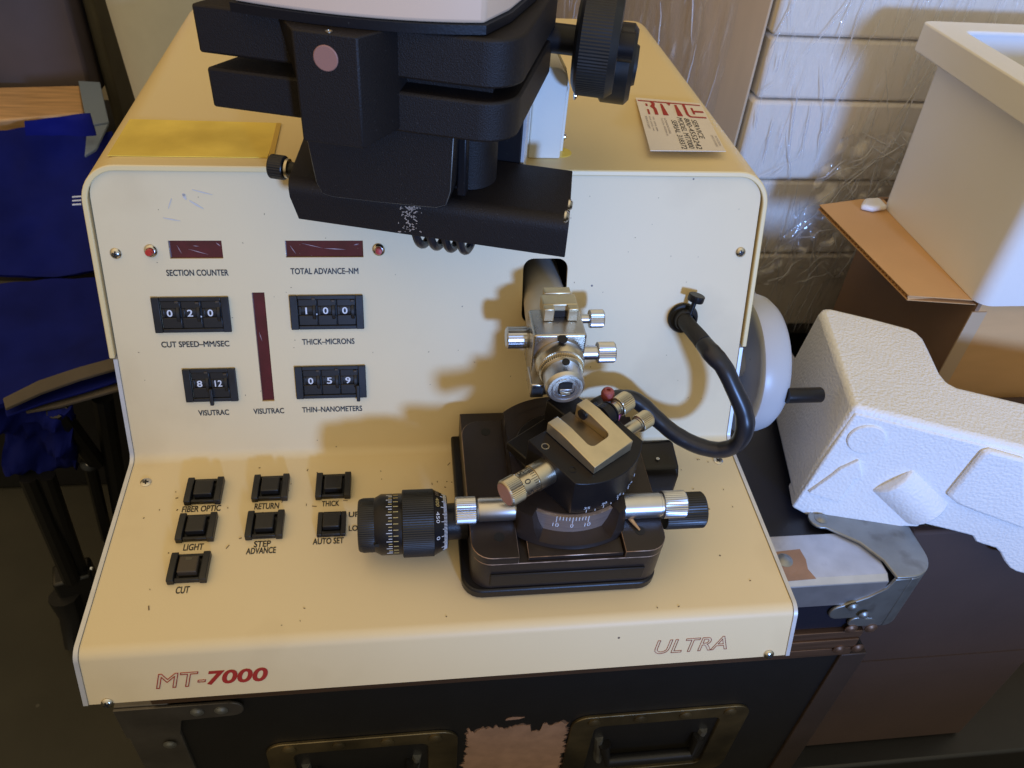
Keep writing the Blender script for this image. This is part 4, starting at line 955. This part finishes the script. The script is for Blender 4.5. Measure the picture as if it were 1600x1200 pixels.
# flakes of debris on the hood
fl = MB()
for i in range(90):
    t = random.random(); px = random.gauss(642, 7); py = 322 + 40 * t * t + random.uniform(0, 3)
    c = on_plane(px, py, e2, SO - e2 * .0004)
    a = random.uniform(0, PI); s_ = random.uniform(.0003, .0008)
    T = frame(c, e1, e3, -e2) @ Matrix.Rotation(a, 4, 'Z'); fl.box(-s_, s_, -s_ * .4, s_ * .4, 0, .0003, T)
o = fl.build('debris', mat('tan_flakes', (.42, .33, .25), .8), ms, smooth=0); o['kind'] = 'stuff'

# ================================================================== CARD AND TAPE ON THE COVER
zc = CTZ + .0002
A_, B_ = [az(*q, zc + .0055) for q in ((1016, 236), (1134, 237))]; C_, D_ = [az(*q, zc + .0008) for q in ((1094, 162), (993, 153))]
u = (B_ - A_); v = (D_ - A_); u_ = u.normalized(); v_ = (v - u_ * v.dot(u_)); vh = v_.length; v_.normalize()
TCd = frame(A_ + V((0, 0, .0008)), u_, v_, u_.cross(v_)); cw = u.length; ch_ = vh
cd = thing('service_card', 'cream card with red logo and handwritten black notes at the right of the cover', 'card', tuple(A_))
mb = MB(); nx, ny = 12, 8; vs = []; fs = []
cz_ = lambda s, t: .0012 * (1 - t) ** 2 + .0009
for dz in (0, .0004):
    for j in range(ny + 1):
        for i in range(nx + 1):
            vs.append((cw * i / nx, ch_ * j / ny, cz_(i / nx, j / ny) + dz))
N_ = (nx + 1) * (ny + 1)
for b0_ in (0, N_):
    for j in range(ny):
        for i in range(nx):
            a = b0_ + j * (nx + 1) + i; fs.append((a, a + 1, a + nx + 2, a + nx + 1))
edge = [i for i in range(nx + 1)] + [(j) * (nx + 1) + nx for j in range(1, ny + 1)] + [ny * (nx + 1) + i for i in range(nx - 1, -1, -1)] + [j * (nx + 1) for j in range(ny - 1, 0, -1)]
for k in range(len(edge)): fs.append((edge[k], edge[(k + 1) % len(edge)], edge[(k + 1) % len(edge)] + N_, edge[k] + N_))
mb._add(vs, fs); cdo = mb.build('card_sheet', 'card', cd, TCd)
Z_ = .0015
def cbox(m, rects, name):
    mb = MB()
    for r in rects: mb.prism([(cw * x, ch_ * y) for x, y in r], Z_, Z_ + .0001)
    mb.build(name, m, cdo, TCd, smooth=0)
R4 = lambda x0, x1, y0, y1: [(x0, y0), (x1, y0), (x1, y1), (x0, y1)]
cbox('red_ink', [R4(.02, .97, .925, .945), R4(.12, .15, .83, .88), R4(.12, .15, .66, .76), [(.20, .93), (.25, .93), (.27, .89), (.25, .83), (.27, .78), (.27, .66), (.22, .66), (.22, .78), (.18, .83), (.22, .88)],
                 [(.35, .90), (.38, .90), (.42, .66), (.34, .66)], [(.45, .93), (.52, .93), (.485, .87)], [(.565, .90), (.60, .90), (.63, .66), (.55, .66)], [(.69, .93), (.73, .93), (.73, .70), (.76, .66), (.72, .655), (.69, .70)],
                 R4(.73, .97, .645, .67), R4(.81, .97, .765, .80), R4(.80, .83, .72, .86)], 'logo')
for i, (s_, y0, y1) in enumerate((('SERVICE', .22, .60), ('800-4552242', .03, .62), ('MODEL MT7000', .04, .63), ('SERIAL 318372', .03, .57))):
    x1_ = .80 - i * .10
    text(s_, cdo, 'ink', TCd, cw * (x1_ - .075), cw * x1_, ch_ * y0, ch_ * y1, h=Z_, rot=1, shear=.15, bold=0, name='handwriting')
for x0, y0, y1, s_ in ((.33, .30, .60, 'ULTRAMICROTOMES'), (.28, .26, .60, 'TUCSON, ARIZONA 85'), (.16, .34, .62, 'TEL (602) 889'), (.11, .34, .62, 'FAX (602) 741'), (.06, .38, .62, 'SERVICE DEPT'), (.90, .08, .30, 'CRYO SYSTEMS'), (.95, .10, .28, 'IN TUCSON')):
    text(s_, cdo, 'grey_ink', TCd, cw * x0, cw * (x0 + .028), ch_ * y0, ch_ * y1, h=Z_, rot=1, name='printed_line')
for o in [cdo] + [c for c in bpy.data.objects if c.parent == cdo]:
    for v in o.data.vertices:      # the card lies slightly out of square: bilinear between its four corners
        a_, t_ = v.co.x / cw, v.co.y / ch_
        lift = 0 if o is cdo else .0012 * (1 - t_) ** 2
        w_ = A_.lerp(B_, a_).lerp(D_.lerp(C_, a_), t_) + V((0, 0, v.co.z + lift - .0009 - .0012 * (1 - t_) ** 2 * 1.0))
        v.co = TCd.inverted() @ w_
tq = [az(*q, zc) for q in ((168, 244), (418, 247), (437, 193), (203, 187))]
tp = thing('tape_patch', 'yellowed sticky film rectangle left on the cover above the panel', 'tape', tuple(tq[0]))
mb = MB(); mb._add([p for p in tq] + [p + V((0, 0, .0005)) for p in tq], [(0, 1, 2, 3), (7, 6, 5, 4)] + [(i, (i + 1) % 4, 4 + (i + 1) % 4, 4 + i) for i in range(4)])
tpo = mb.build('film_sheet', 'tape', tp)
a, b = az(424, 246, zc), az(436, 194, zc); s2 = V((.0016, 0, 0))
MB().solid([a - s2 + V((0, 0, .0006)), a + s2 + V((0, 0, .0006)), b + s2 + V((0, 0, .0006)), b - s2 + V((0, 0, .0006))], (0, 0, .0003)).build('film_edge', mat('tape_edge', (.62, .40, .06), .3), tp)

# ================================================================== FOAM BLOCK
Nf = V((.2979, -.030, .0599)); Bf = V((.2835, -.030, -.0500)); Ff = V((.9583, -.2568, -.1255))
Ef = (Bf - Nf); el_ = Ef.length; Ef.normalize(); Ff = (Ff - Ef * Ff.dot(Ef)).normalized(); Kf = Ff.cross(Ef); Kf = Kf if Kf.y > 0 else -Kf
FMx = frame(Nf, Ff, Kf, -Ef)          # x along front top edge, y back, z up out of the top face
def ftop(x, y): q = FMx.inverted() @ on_plane(x, y, Ef, Nf); return (q.x, q.y)
def ffront(x, y): q = FMx.inverted() @ on_plane(x, y, Kf, Nf); return (q.x, q.z)
fm = thing('foam_block', 'white moulded polystyrene packing block leaning over the flight case corner', 'foam', tuple(Bf))
back = [ftop(*q) for q in ((1282, 486), (1287, 480), (1297, 480), (1360, 495), (1420, 511), (1434, 518), (1446, 530), (1456, 550), (1472, 584), (1482, 596), (1495, 603), (1600, 628))]
RX = .33
back.append((RX, back[-1][1] * .9))
poly = [(0, 0), (.065, 0), (.085, 0), (RX, 0)] + list(reversed(back))
zb_f = lambda x: -el_ + .003 if x < .066 else -.072
mb = MB(); n = len(poly)
mb._add([(p[0], p[1], zb_f(p[0])) for p in poly] + [(p[0], p[1], 0) for p in poly], [tuple(range(n - 1, -1, -1)), tuple(range(n, 2 * n))] + [(i, (i + 1) % n, n + (i + 1) % n, n + i) for i in range(n)], FMx)
fo = mb.build('block', 'foam', fm, bevel=.005, seg=3)
bt = [ffront(*q) for q in ((1600, 895), (1588, 892), (1577, 886), (1569, 876), (1562, 862), (1555, 855), (1535, 849), (1524, 845), (1519, 836), (1480, 826), (1439, 816), (1434, 822), (1411, 821), (1404, 828), (1398, 827), (1387, 836), (1259, 803), (1237, 791))]
fp = [(.003, -.005), (RX, -.005), (RX, bt[0][1])] + bt
MB().prism(fp, -.024, .0012, FMx @ frame((0, 0, 0), V((1, 0, 0)), V((0, 0, 1)), V((0, -1, 0)))).build('front_wall', 'foam', fm, bevel=.0016, seg=2)
TFf = FMx @ frame((0, -.0013, 0), V((1, 0, 0)), V((0, 0, 1)), V((0, -1, 0)))
c = ffront(1353, 684); MB().lathe([(-.001, .0138), (.0010, .0138), (.0018, .0130), (.0018, .0001)], TFf @ Matrix.Translation((c[0], c[1], 0)), seg=36).build('mould_mark', 'foam', fm)
ar = [ffront(*q) for q in ((1262, 765), (1300, 738), (1312, 728), (1341, 715), (1346, 741), (1335, 744), (1321, 764), (1308, 780))]
MB().prism(ar, -.001, .0024, TFf).build('arrow_mark', 'foam', fm, bevel=.0008)
p0, p1 = V(ffront(1426, 730)), V(ffront(1487, 790)); dv = (p0 - p1); ang = math.atan2(dv.y, dv.x)
Th = TFf @ Matrix.Translation((p1.x - .012, p1.y - .014, -.0135)) @ Matrix.Rotation(ang, 4, 'Z') @ Matrix.Rotation(PI / 2, 4, 'Y')
MB().lathe([(.0, .022), (dv.length * .93, .022)], Th, seg=48).build('pipe_seat', 'foam', fm, bevel=.002)
rl = [ffront(*q) for q in ((1477, 768), (1520, 715), (1533, 699), (1545, 697), (1600, 712), (1600, 821), (1520, 792), (1493, 781))]
MB().prism(rl, -.001, .0045, TFf).build('raised_panel', 'foam', fm, bevel=.003, seg=3)

# ================================================================== BOXES ON THE RIGHT
bx = thing('open_carton', 'brown cardboard carton with one flap folded out under the grey plastic tub', 'box', (.65, .3, FZ))
BX0, BY0, BTZ = .492, .116, .048
MB().box(BX0, BX0 + .004, BY0, .318, FZ + .004, BTZ).build('side_wall', 'cardboard_dim', bx)
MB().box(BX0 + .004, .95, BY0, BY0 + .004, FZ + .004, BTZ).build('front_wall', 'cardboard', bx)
MB().box(BX0 + .004, .95, .314, .318, FZ + .004, BTZ).box(.946, .95, BY0 + .004, .314, FZ + .004, BTZ).build('far_walls', 'cardboard_dim', bx)
MB().box(BX0 - .003, BX0 + .012, BY0 - .0015, BY0, FZ + .006, BTZ - .01).build('seam_tape', mat('tan_seam', (.55, .40, .25), .6), bx)
fq = [az(*q, BTZ) for q in ((1420, 463), (1280, 321), (1345, 312))] + [V((BX0 + .003, .31, BTZ)), V((BX0 + .003, BY0 + .002, BTZ))]
fz = 0.0
fl_ = MB(); fl_._add([p for p in fq] + [p + V((0, 0, .0008)) for p in fq], [tuple(range(5)), tuple(range(9, 4, -1))] + [(i, (i + 1) % 5, 5 + (i + 1) % 5, 5 + i) for i in range(5)])
fl_._add([p + V((0, 0, -.0045)) for p in fq] + [p + V((0, 0, -.0038)) for p in fq], [tuple(range(5)), tuple(range(9, 4, -1))] + [(i, (i + 1) % 5, 5 + (i + 1) % 5, 5 + i) for i in range(5)])
# corrugation between the liners
fo_ = fq[0]; fd = (fq[1] - fq[0]); nrm = V((fd.y, -fd.x, 0)).normalized(); nrm = nrm if nrm.x > 0 else -nrm
zig = []
NC = 60
for k in range(NC + 1): zig.append(fo_ + fd * (k / NC) + nrm * .0006 + V((0, 0, -.0002 if k % 2 else -.0037)))
mbz = fl_; vs = []; fs = []
for p in zig: vs += [p, p + nrm * .03]
for k in range(NC): fs.append((2 * k, 2 * k + 2, 2 * k + 3, 2 * k + 1))
mbz._add(vs, fs)
fl_.build('flap', 'cardboard', bx, smooth=0, recalc=True)

tb = thing('plastic_tub', 'large grey white plastic tub with a thick rim standing on the carton flap', 'tub', (.62, .21, BTZ))
x0, x1, y0, y1, zb = .486, .80, .108, .300, BTZ + .0012
HT = .178; tp_ = .004
def ringp(x0, x1, y0, y1, z, r=.014): return [(p[0], p[1], z) for p in rrect(x0, x1, y0, y1, r, 5)]
rings = [ringp(x0, x1, y0, y1, zb), ringp(x0 - tp_, x1 + tp_, y0 - tp_, y1 + tp_, zb + HT), ringp(x0 - tp_ + .005, x1 + tp_ - .005, y0 - tp_ + .005, y1 + tp_ - .005, zb + HT), ringp(x0 + .005, x1 - .005, y0 + .005, y1 - .005, zb + .006)]
mb = MB(); n = len(rings[0]); vs = [p for r in rings for p in r]; fs = [tuple(range(n - 1, -1, -1)), tuple(range(3 * n, 4 * n))]
for j in range(3):
    for i in range(n): fs.append((j * n + i, j * n + (i + 1) % n, (j + 1) * n + (i + 1) % n, (j + 1) * n + i))
mb._add(vs, fs); mb.build('shell', 'bin', tb, smooth=30)
mb = MB(); ro = [(x0 - tp_ - .016, x1 + tp_ + .016, y0 - tp_ - .016, y1 + tp_ + .016), (x0 - tp_ - .001, x1 + tp_ + .001, y0 - tp_ - .001, y1 + tp_ + .001)]
z0_, z1_ = zb + HT - .022, zb + HT + .004
O_ = rrect(*ro[0], .008, 4); I_ = rrect(x0 - tp_ + .012, x1 + tp_ - .012, y0 - tp_ + .012, y1 + tp_ - .012, .008, 4); I2 = rrect(*ro[1], .008, 4); n = len(O_)
vs = [(p[0], p[1], z0_) for p in O_] + [(p[0], p[1], z1_) for p in O_] + [(p[0], p[1], z1_) for p in I_] + [(p[0], p[1], z1_ - .003) for p in I_] + [(p[0], p[1], z0_) for p in I2]
fs = []
for j, k in ((0, 1), (1, 2), (2, 3), (4, 0)):
    for i in range(n): fs.append((j * n + i, j * n + (i + 1) % n, k * n + (i + 1) % n, k * n + i))
mb._add(vs, fs); mb.build('rim', 'bin', tb, bevel=.0015, smooth=30)
c = az(1352, 322, BTZ + .004); MB().prism([(c.x - .008, c.y - .004), (c.x + .004, c.y - .010), (c.x + .022, c.y - .006), (c.x + .022, c.y + .014), (c.x + .004, c.y + .012)], BTZ + .0015, BTZ + .008).build('foot', 'bin', tb, bevel=.003, seg=3)

# wrapped white cartons
WYF = .385
pal = []
lab = ['lowest white carton in the film wrapped stack, beside the dark gap', 'second white carton from the bottom of the film wrapped stack', 'third white carton from the bottom, behind the tub corner', 'fourth white carton of the film wrapped stack, partly in shade', 'top white carton of the film wrapped stack']
zl = [ay(1190, 500, WYF).z - .01, ay(1200, 398, WYF).z, ay(1200, 283, WYF).z, ay(1200, 157, WYF).z, ay(1220, 58, WYF).z, ay(1220, 58, WYF).z + .12]
for i in range(5):
    o = MB().box(.352 + .002 * (i % 2), .86, WYF + .0015 * (i % 2), .80, zl[i] + .001, zl[i + 1] - .001).build('white_carton', 'whitebox', bevel=.004, seg=2)
    tag(o, lab[i], 'box', 'white cartons stacked under stretch film')
o = MB().box(.345, .90, WYF + .01, .85, FZ + .002, zl[0] - .001).build('dark_pallet', 'case', bevel=.004); tag(o, 'dark pallet base under the film wrapped white cartons', 'pallet')
o = MB().prism([(.3485, .392), (.12, .88), (.12, 1.1), (.3485, 1.1)], -.45, .42).build('stack_side', 'stack_shade', bevel=.006, seg=2); tag(o, 'film wrapped side of the white stack, shade painted brown, behind the instrument cover', 'box')
M['crease'] = film_mat('film_crease_glint', .55, 300., 300.)  # white of bunched film, with the film's glints painted in as well
def film(org, dr, wd, z0, z1, name, m, amp, lab_, nx=150, nz=70, fx=70, fz_=5, tilt=0., creases=40, vert=1.):
    """a wrinkled sheet of film along the horizontal direction dr, with gathered creases standing off it"""
    o0 = V((org[0], org[1], 0)); d = V((dr[0], dr[1], 0)).normalized(); out = V((d.y, -d.x, 0))
    def pt(u, z, lift=0):
        n1 = noise.noise((u * fx + z * 9, z * fz_, 1.7)); n2 = noise.noise((u * fx * 2.3, z * fz_ * 2.2, 5))
        return o0 + d * (u + tilt * (z - z0)) + out * (amp * abs(n1) + amp * .35 * n2 + lift) + V((0, 0, z))
    vs, fs = [], []
    for j in range(nz + 1):
        for i in range(nx + 1): vs.append(pt(wd * i / nx, z0 + (z1 - z0) * j / nz))
    for j in range(nz):
        for i in range(nx): a = j * (nx + 1) + i; fs.append((a, a + 1, a + nx + 2, a + nx + 1))
    mb = MB(); mb._add(vs, fs); nf = len(mb.bm.faces)
    rnd = random.Random(len(lab_) + nx)
    for k in range(creases):
        u, z = rnd.uniform(0, wd), rnd.uniform(z0, z1); L_ = rnd.uniform(.015, .11); a = rnd.gauss(0, .16) if rnd.random() < vert else rnd.uniform(-1.3, 1.3)
        pts = []
        for q in range(9):
            t = q / 8 - .5; uu = u + L_ * t * math.sin(a) + .002 * noise.noise((k, q * .6, 2)); zz = z + L_ * t * math.cos(a)
            if 0 < uu < wd and z0 < zz < z1: pts.append(pt(uu, zz, .0006))
        if len(pts) > 4:
            w = rnd.uniform(.0003, .0009); mb.tube(pts, [w * math.sin(PI * (q + .4) / (len(pts) - .2)) for q in range(len(pts))], 5)
    o = mb.build(name, [m, 'crease'], smooth=180, recalc=False)
    for p in o.data.polygons:
        if p.index >= nf: p.material_index = 1
    tag(o, lab_, 'plastic film'); return o
film((.349, WYF - .003), (1, 0), .27, zl[0] - .01, zl[5] + .01, 'stretch_film', 'film', .006, 'clear wrinkled stretch film round the white cartons', creases=130, vert=.8)
film((.10, .916), (.2285, -.488), .538, -.44, .41, 'stretch_film', 'film', .006, 'clear streaky stretch film round the brown carton', fx=45, creases=200)
film((.40, WYF - .014), (1, 0), .16, -.10, .10, 'loose_film', 'film_loose', .016, 'loose crumpled film hanging off the white cartons beside the tub', fx=34, fz_=34, tilt=.3, creases=70, vert=.2)
# carton in the foreground right, its shade put into the colour
q = ay(1500, 1146, -.055); zlo = q.z; xr_ = q.x; q2 = ay(1290, 1172, -.055)
dk = thing('shaded_carton', 'cardboard carton coloured dark for shade beside the flight case, below the foam', 'box', (.55, .05, zlo))
MB().box(.384, xr_, -.055, .108, zlo, -.062).build('carton_body', 'carton_shade', dk, bevel=.003)
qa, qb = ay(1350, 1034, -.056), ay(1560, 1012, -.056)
MB().box(.386, xr_ - .004, -.0562, -.0550, qa.z - .03, qa.z).build('lid_edge', 'carton_shade', dk)
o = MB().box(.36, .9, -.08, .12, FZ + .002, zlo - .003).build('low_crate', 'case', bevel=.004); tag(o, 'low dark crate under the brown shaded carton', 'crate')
q = az(1430, 1185, FZ + .1); 

# ================================================================== LEFT SIDE: FOLDING CHAIR AND CLUTTER
ch = thing('folding_chair', 'royal blue canvas folding chair with brown trim and black legs, left of the instrument', 'chair', (-.5, .3, FZ))
def cloth(pts, nx, ny, name, m, amp=.004, th=.003, seed=0, sag=0., parent=None):
    """pts: 4 corners (bl, br, tr, tl)"""
    bl, br, tr, tl = [V(p) for p in pts]; vs, fs = [], []; nn = (br - bl).cross(tl - bl).normalized()
    for s_ in (0, 1):
        for j in range(ny + 1):
            for i in range(nx + 1):
                u, w = i / nx, j / ny; p = bl.lerp(br, u).lerp(tl.lerp(tr, u), w)
                p = p + nn * (amp * noise.noise((u * 3 + seed, w * 3, seed)) + amp * .4 * noise.noise((u * 9, w * 9 + seed, seed)) - sag * math.sin(PI * u) * math.sin(PI * w) - s_ * th); vs.append(p)
    N_ = (nx + 1) * (ny + 1)
    for b0_ in (0, N_):
        for j in range(ny):
            for i in range(nx): a = b0_ + j * (nx + 1) + i; fs.append((a, a + 1, a + nx + 2, a + nx + 1))
    edge = list(range(nx + 1)) + [j * (nx + 1) + nx for j in range(1, ny + 1)] + [ny * (nx + 1) + i for i in range(nx - 1, -1, -1)] + [j * (nx + 1) for j in range(ny - 1, 0, -1)]
    for k in range(len(edge)): fs.append((edge[k], edge[(k + 1) % len(edge)], edge[(k + 1) % len(edge)] + N_, edge[k] + N_))
    mb = MB(); mb._add(vs, fs); return mb.build(name, m, parent or ch, smooth=70)
zs_ = -.17
s1 = [az(-60, 655, zs_), az(200, 548, zs_), az(215, 430, zs_), az(-60, 445, zs_)]
cloth(s1, 24, 16, 'seat', 'blue', .006, .006, 1, .012)
bk = [az(-60, 442, zs_) + V((0, .004, .004)), az(215, 428, zs_) + V((0, .004, .004)), ay(175, 205, s1[3].y + .20), ay(-60, 200, s1[3].y + .20)]
back_ = cloth(bk, 24, 24, 'backrest', 'blue', .012, .006, 4, .02)
# wing of lighter fabric and dark fold
bq = [ay(x, y, s1[3].y + .14) for x, y in ((40, 212), (150, 212), (140, 178), (38, 190))]
cloth(bq, 8, 4, 'fabric_fold', mat('bright_blue_canvas', (.008, .013, .20), .8, spec=.15, bump=.3, bscale=900), .004, .003, 7)
def band(pa, pb, w, name, m, z, par=ch, r=.006):
    pts_ = [az(*q, z) for q in pa]; ptb = [az(*q, z) for q in pb]; vs = []; fs = []
    for a, b in zip(pts_, ptb): vs += [a, b, b - V((0, 0, w)), a - V((0, 0, w))]
    n = len(pts_)
    for i in range(n - 1):
        for k in range(4): fs.append((4 * i + k, 4 * i + (k + 1) % 4, 4 * i + 4 + (k + 1) % 4, 4 * i + 4 + k))
    fs += [(0, 1, 2, 3), tuple(4 * (n - 1) + k for k in (3, 2, 1, 0))]
    mb = MB(); mb._add(vs, fs); return mb.build(name, m, par, bevel=.001)
band([(4, 622), (60, 594), (120, 574), (200, 552)], [(8, 638), (64, 613), (124, 592), (200, 570)], .004, 'seat_trim', 'trim', zs_ + .006)
band([(38, 634), (90, 616), (140, 598), (200, 576)], [(40, 643), (92, 634), (142, 620), (200, 604)], .004, 'seat_trim', 'trim', zs_ - .015)
band([(6, 636), (66, 611), (130, 590), (200, 566)], [(10, 650), (66, 630), (130, 612), (200, 590)], .003, 'seat_edge', 'blue', zs_ - .008)
# hanging pouch
pc = [az(12, 742, -.30), az(60, 752, -.30), az(105, 728, -.28), az(140, 722, -.27)]
cloth([az(5, 738, -.30), az(120, 735, -.30), az(110, 640, zs_ - .02), az(0, 640, zs_ - .02)], 18, 12, 'hanging_fabric', 'blue', .028, .01, 9)
def leg(pa, za, pb, zb_, r, name='leg'):
    MB().tube([az(*pa, za), az(*pb, zb_)], r, 10).build(name, 'tube', ch)
leg((45, 745), -.30, (112, 905), -.50, .011); leg((72, 742), -.30, (124, 890), -.50, .010)
leg((88, 640), zs_ - .02, (150, 722), -.33, .011, 'brace'); leg((140, 725), -.33, (168, 840), -.50, .008); leg((160, 620), -.22, (190, 800), -.45, .012)
jb = az(140, 722, -.325); MB().lathe([(-.006, .012), (.004, .012), (.006, .008), (.006, .0001)], axis_frame(jb, CAM - jb), seg=20).build('joint', 'tube', ch)
MB().lathe([(.004, .0055), (.007, .0052), (.0085, .0025), (.0088, .0001)], axis_frame(jb, CAM - jb), seg=18).build('rivet', 'chrome', ch)
ft = az(118, 905, -.52); MB().box(-.024, .024, -.018, .018, -.10, .02, Matrix.Translation(ft) @ Matrix.Rotation(.3, 4, 'Z')).build('foot_bracket', 'tube', ch, bevel=.004)
for px in (92, 143):
    q = az(px, 888, -.50); MB().lathe([(0, .003), (.002, .002), (.0022, .0001)], axis_frame(q, CAM - q), seg=12).build('rivet', 'chrome', ch)
MB().tube([az(100, 930, -.53), az(112, 960, -.57), az(116, 1010, FZ + .01)], [.02, .016, .012], 10).build('foot', 'case', ch)
# white stripes on the fabric edge
for k in range(3):
    a = az(114, 310 + k * 6, -.1); 
    MB().tube([az(113, 308 + 6 * k, -.02), az(127, 307 + 6 * k, -.02)], .0010, 6).build('stitch', 'white_ink', back_)
# wooden board and boxes behind
zw = -.05
wq = [az(*q, zw) for q in ((-80, 194), (131, 176), (126, 133), (-80, 138))]
wd = MB(); wd.solid(wq, (0, 0, -.02)); o = wd.build('wooden_board', 'wood', None, bevel=.003); tag(o, 'varnished wooden board lying across the blue chair back', 'board')
sq = [(122, 126), (156, 128), (170, 190), (136, 196)]
sp = MB(); sp.solid([az(*q, zw + .006) for q in sq], (0, 0, -.004)); sp.solid([az(*q, zw + .003) for q in ((136, 197), (170, 191), (150, 232), (132, 243))], (0, 0, -.004))
o = sp.build('grey_strap', 'strap', None, bevel=.001); tag(o, 'slate grey webbing strap over the end of the wooden board', 'strap')
yb_ = az(60, 130, zw).y + .01
o = MB().box(ax(-80, 60, -.9).x, ay(140, 125, yb_).x, yb_, yb_ + .4, zw - .03, .40).build('dark_box', 'darkbox', bevel=.006); tag(o, 'large dark brown box behind the wooden board, top left', 'box')
o = MB().box(ay(140, 125, yb_).x + .004, ay(180, 110, yb_ + .06).x, yb_ + .04, yb_ + .45, zw - .3, .38).build('olive_box', 'darkolive', bevel=.006); tag(o, 'narrow olive brown box between the dark box and pale pail', 'box')
q = ay(172, 60, .64)
o = MB().lathe([(-.20, .13), (-.195, .135), (.30, .16), (.305, .167), (.315, .167), (.315, .155)], Matrix.Translation((q.x + .145, .70, 0)), seg=64).build('pail', 'bucket'); tag(o, 'pale round plastic pail behind the left side of the cover', 'pail')
o = MB().box(-.75, -.12, .55, 1.2, FZ + .002, -.21).build('low_cabinet', 'case', bevel=.006); tag(o, 'low dark cabinet holding the pale pail behind the chair', 'cabinet')
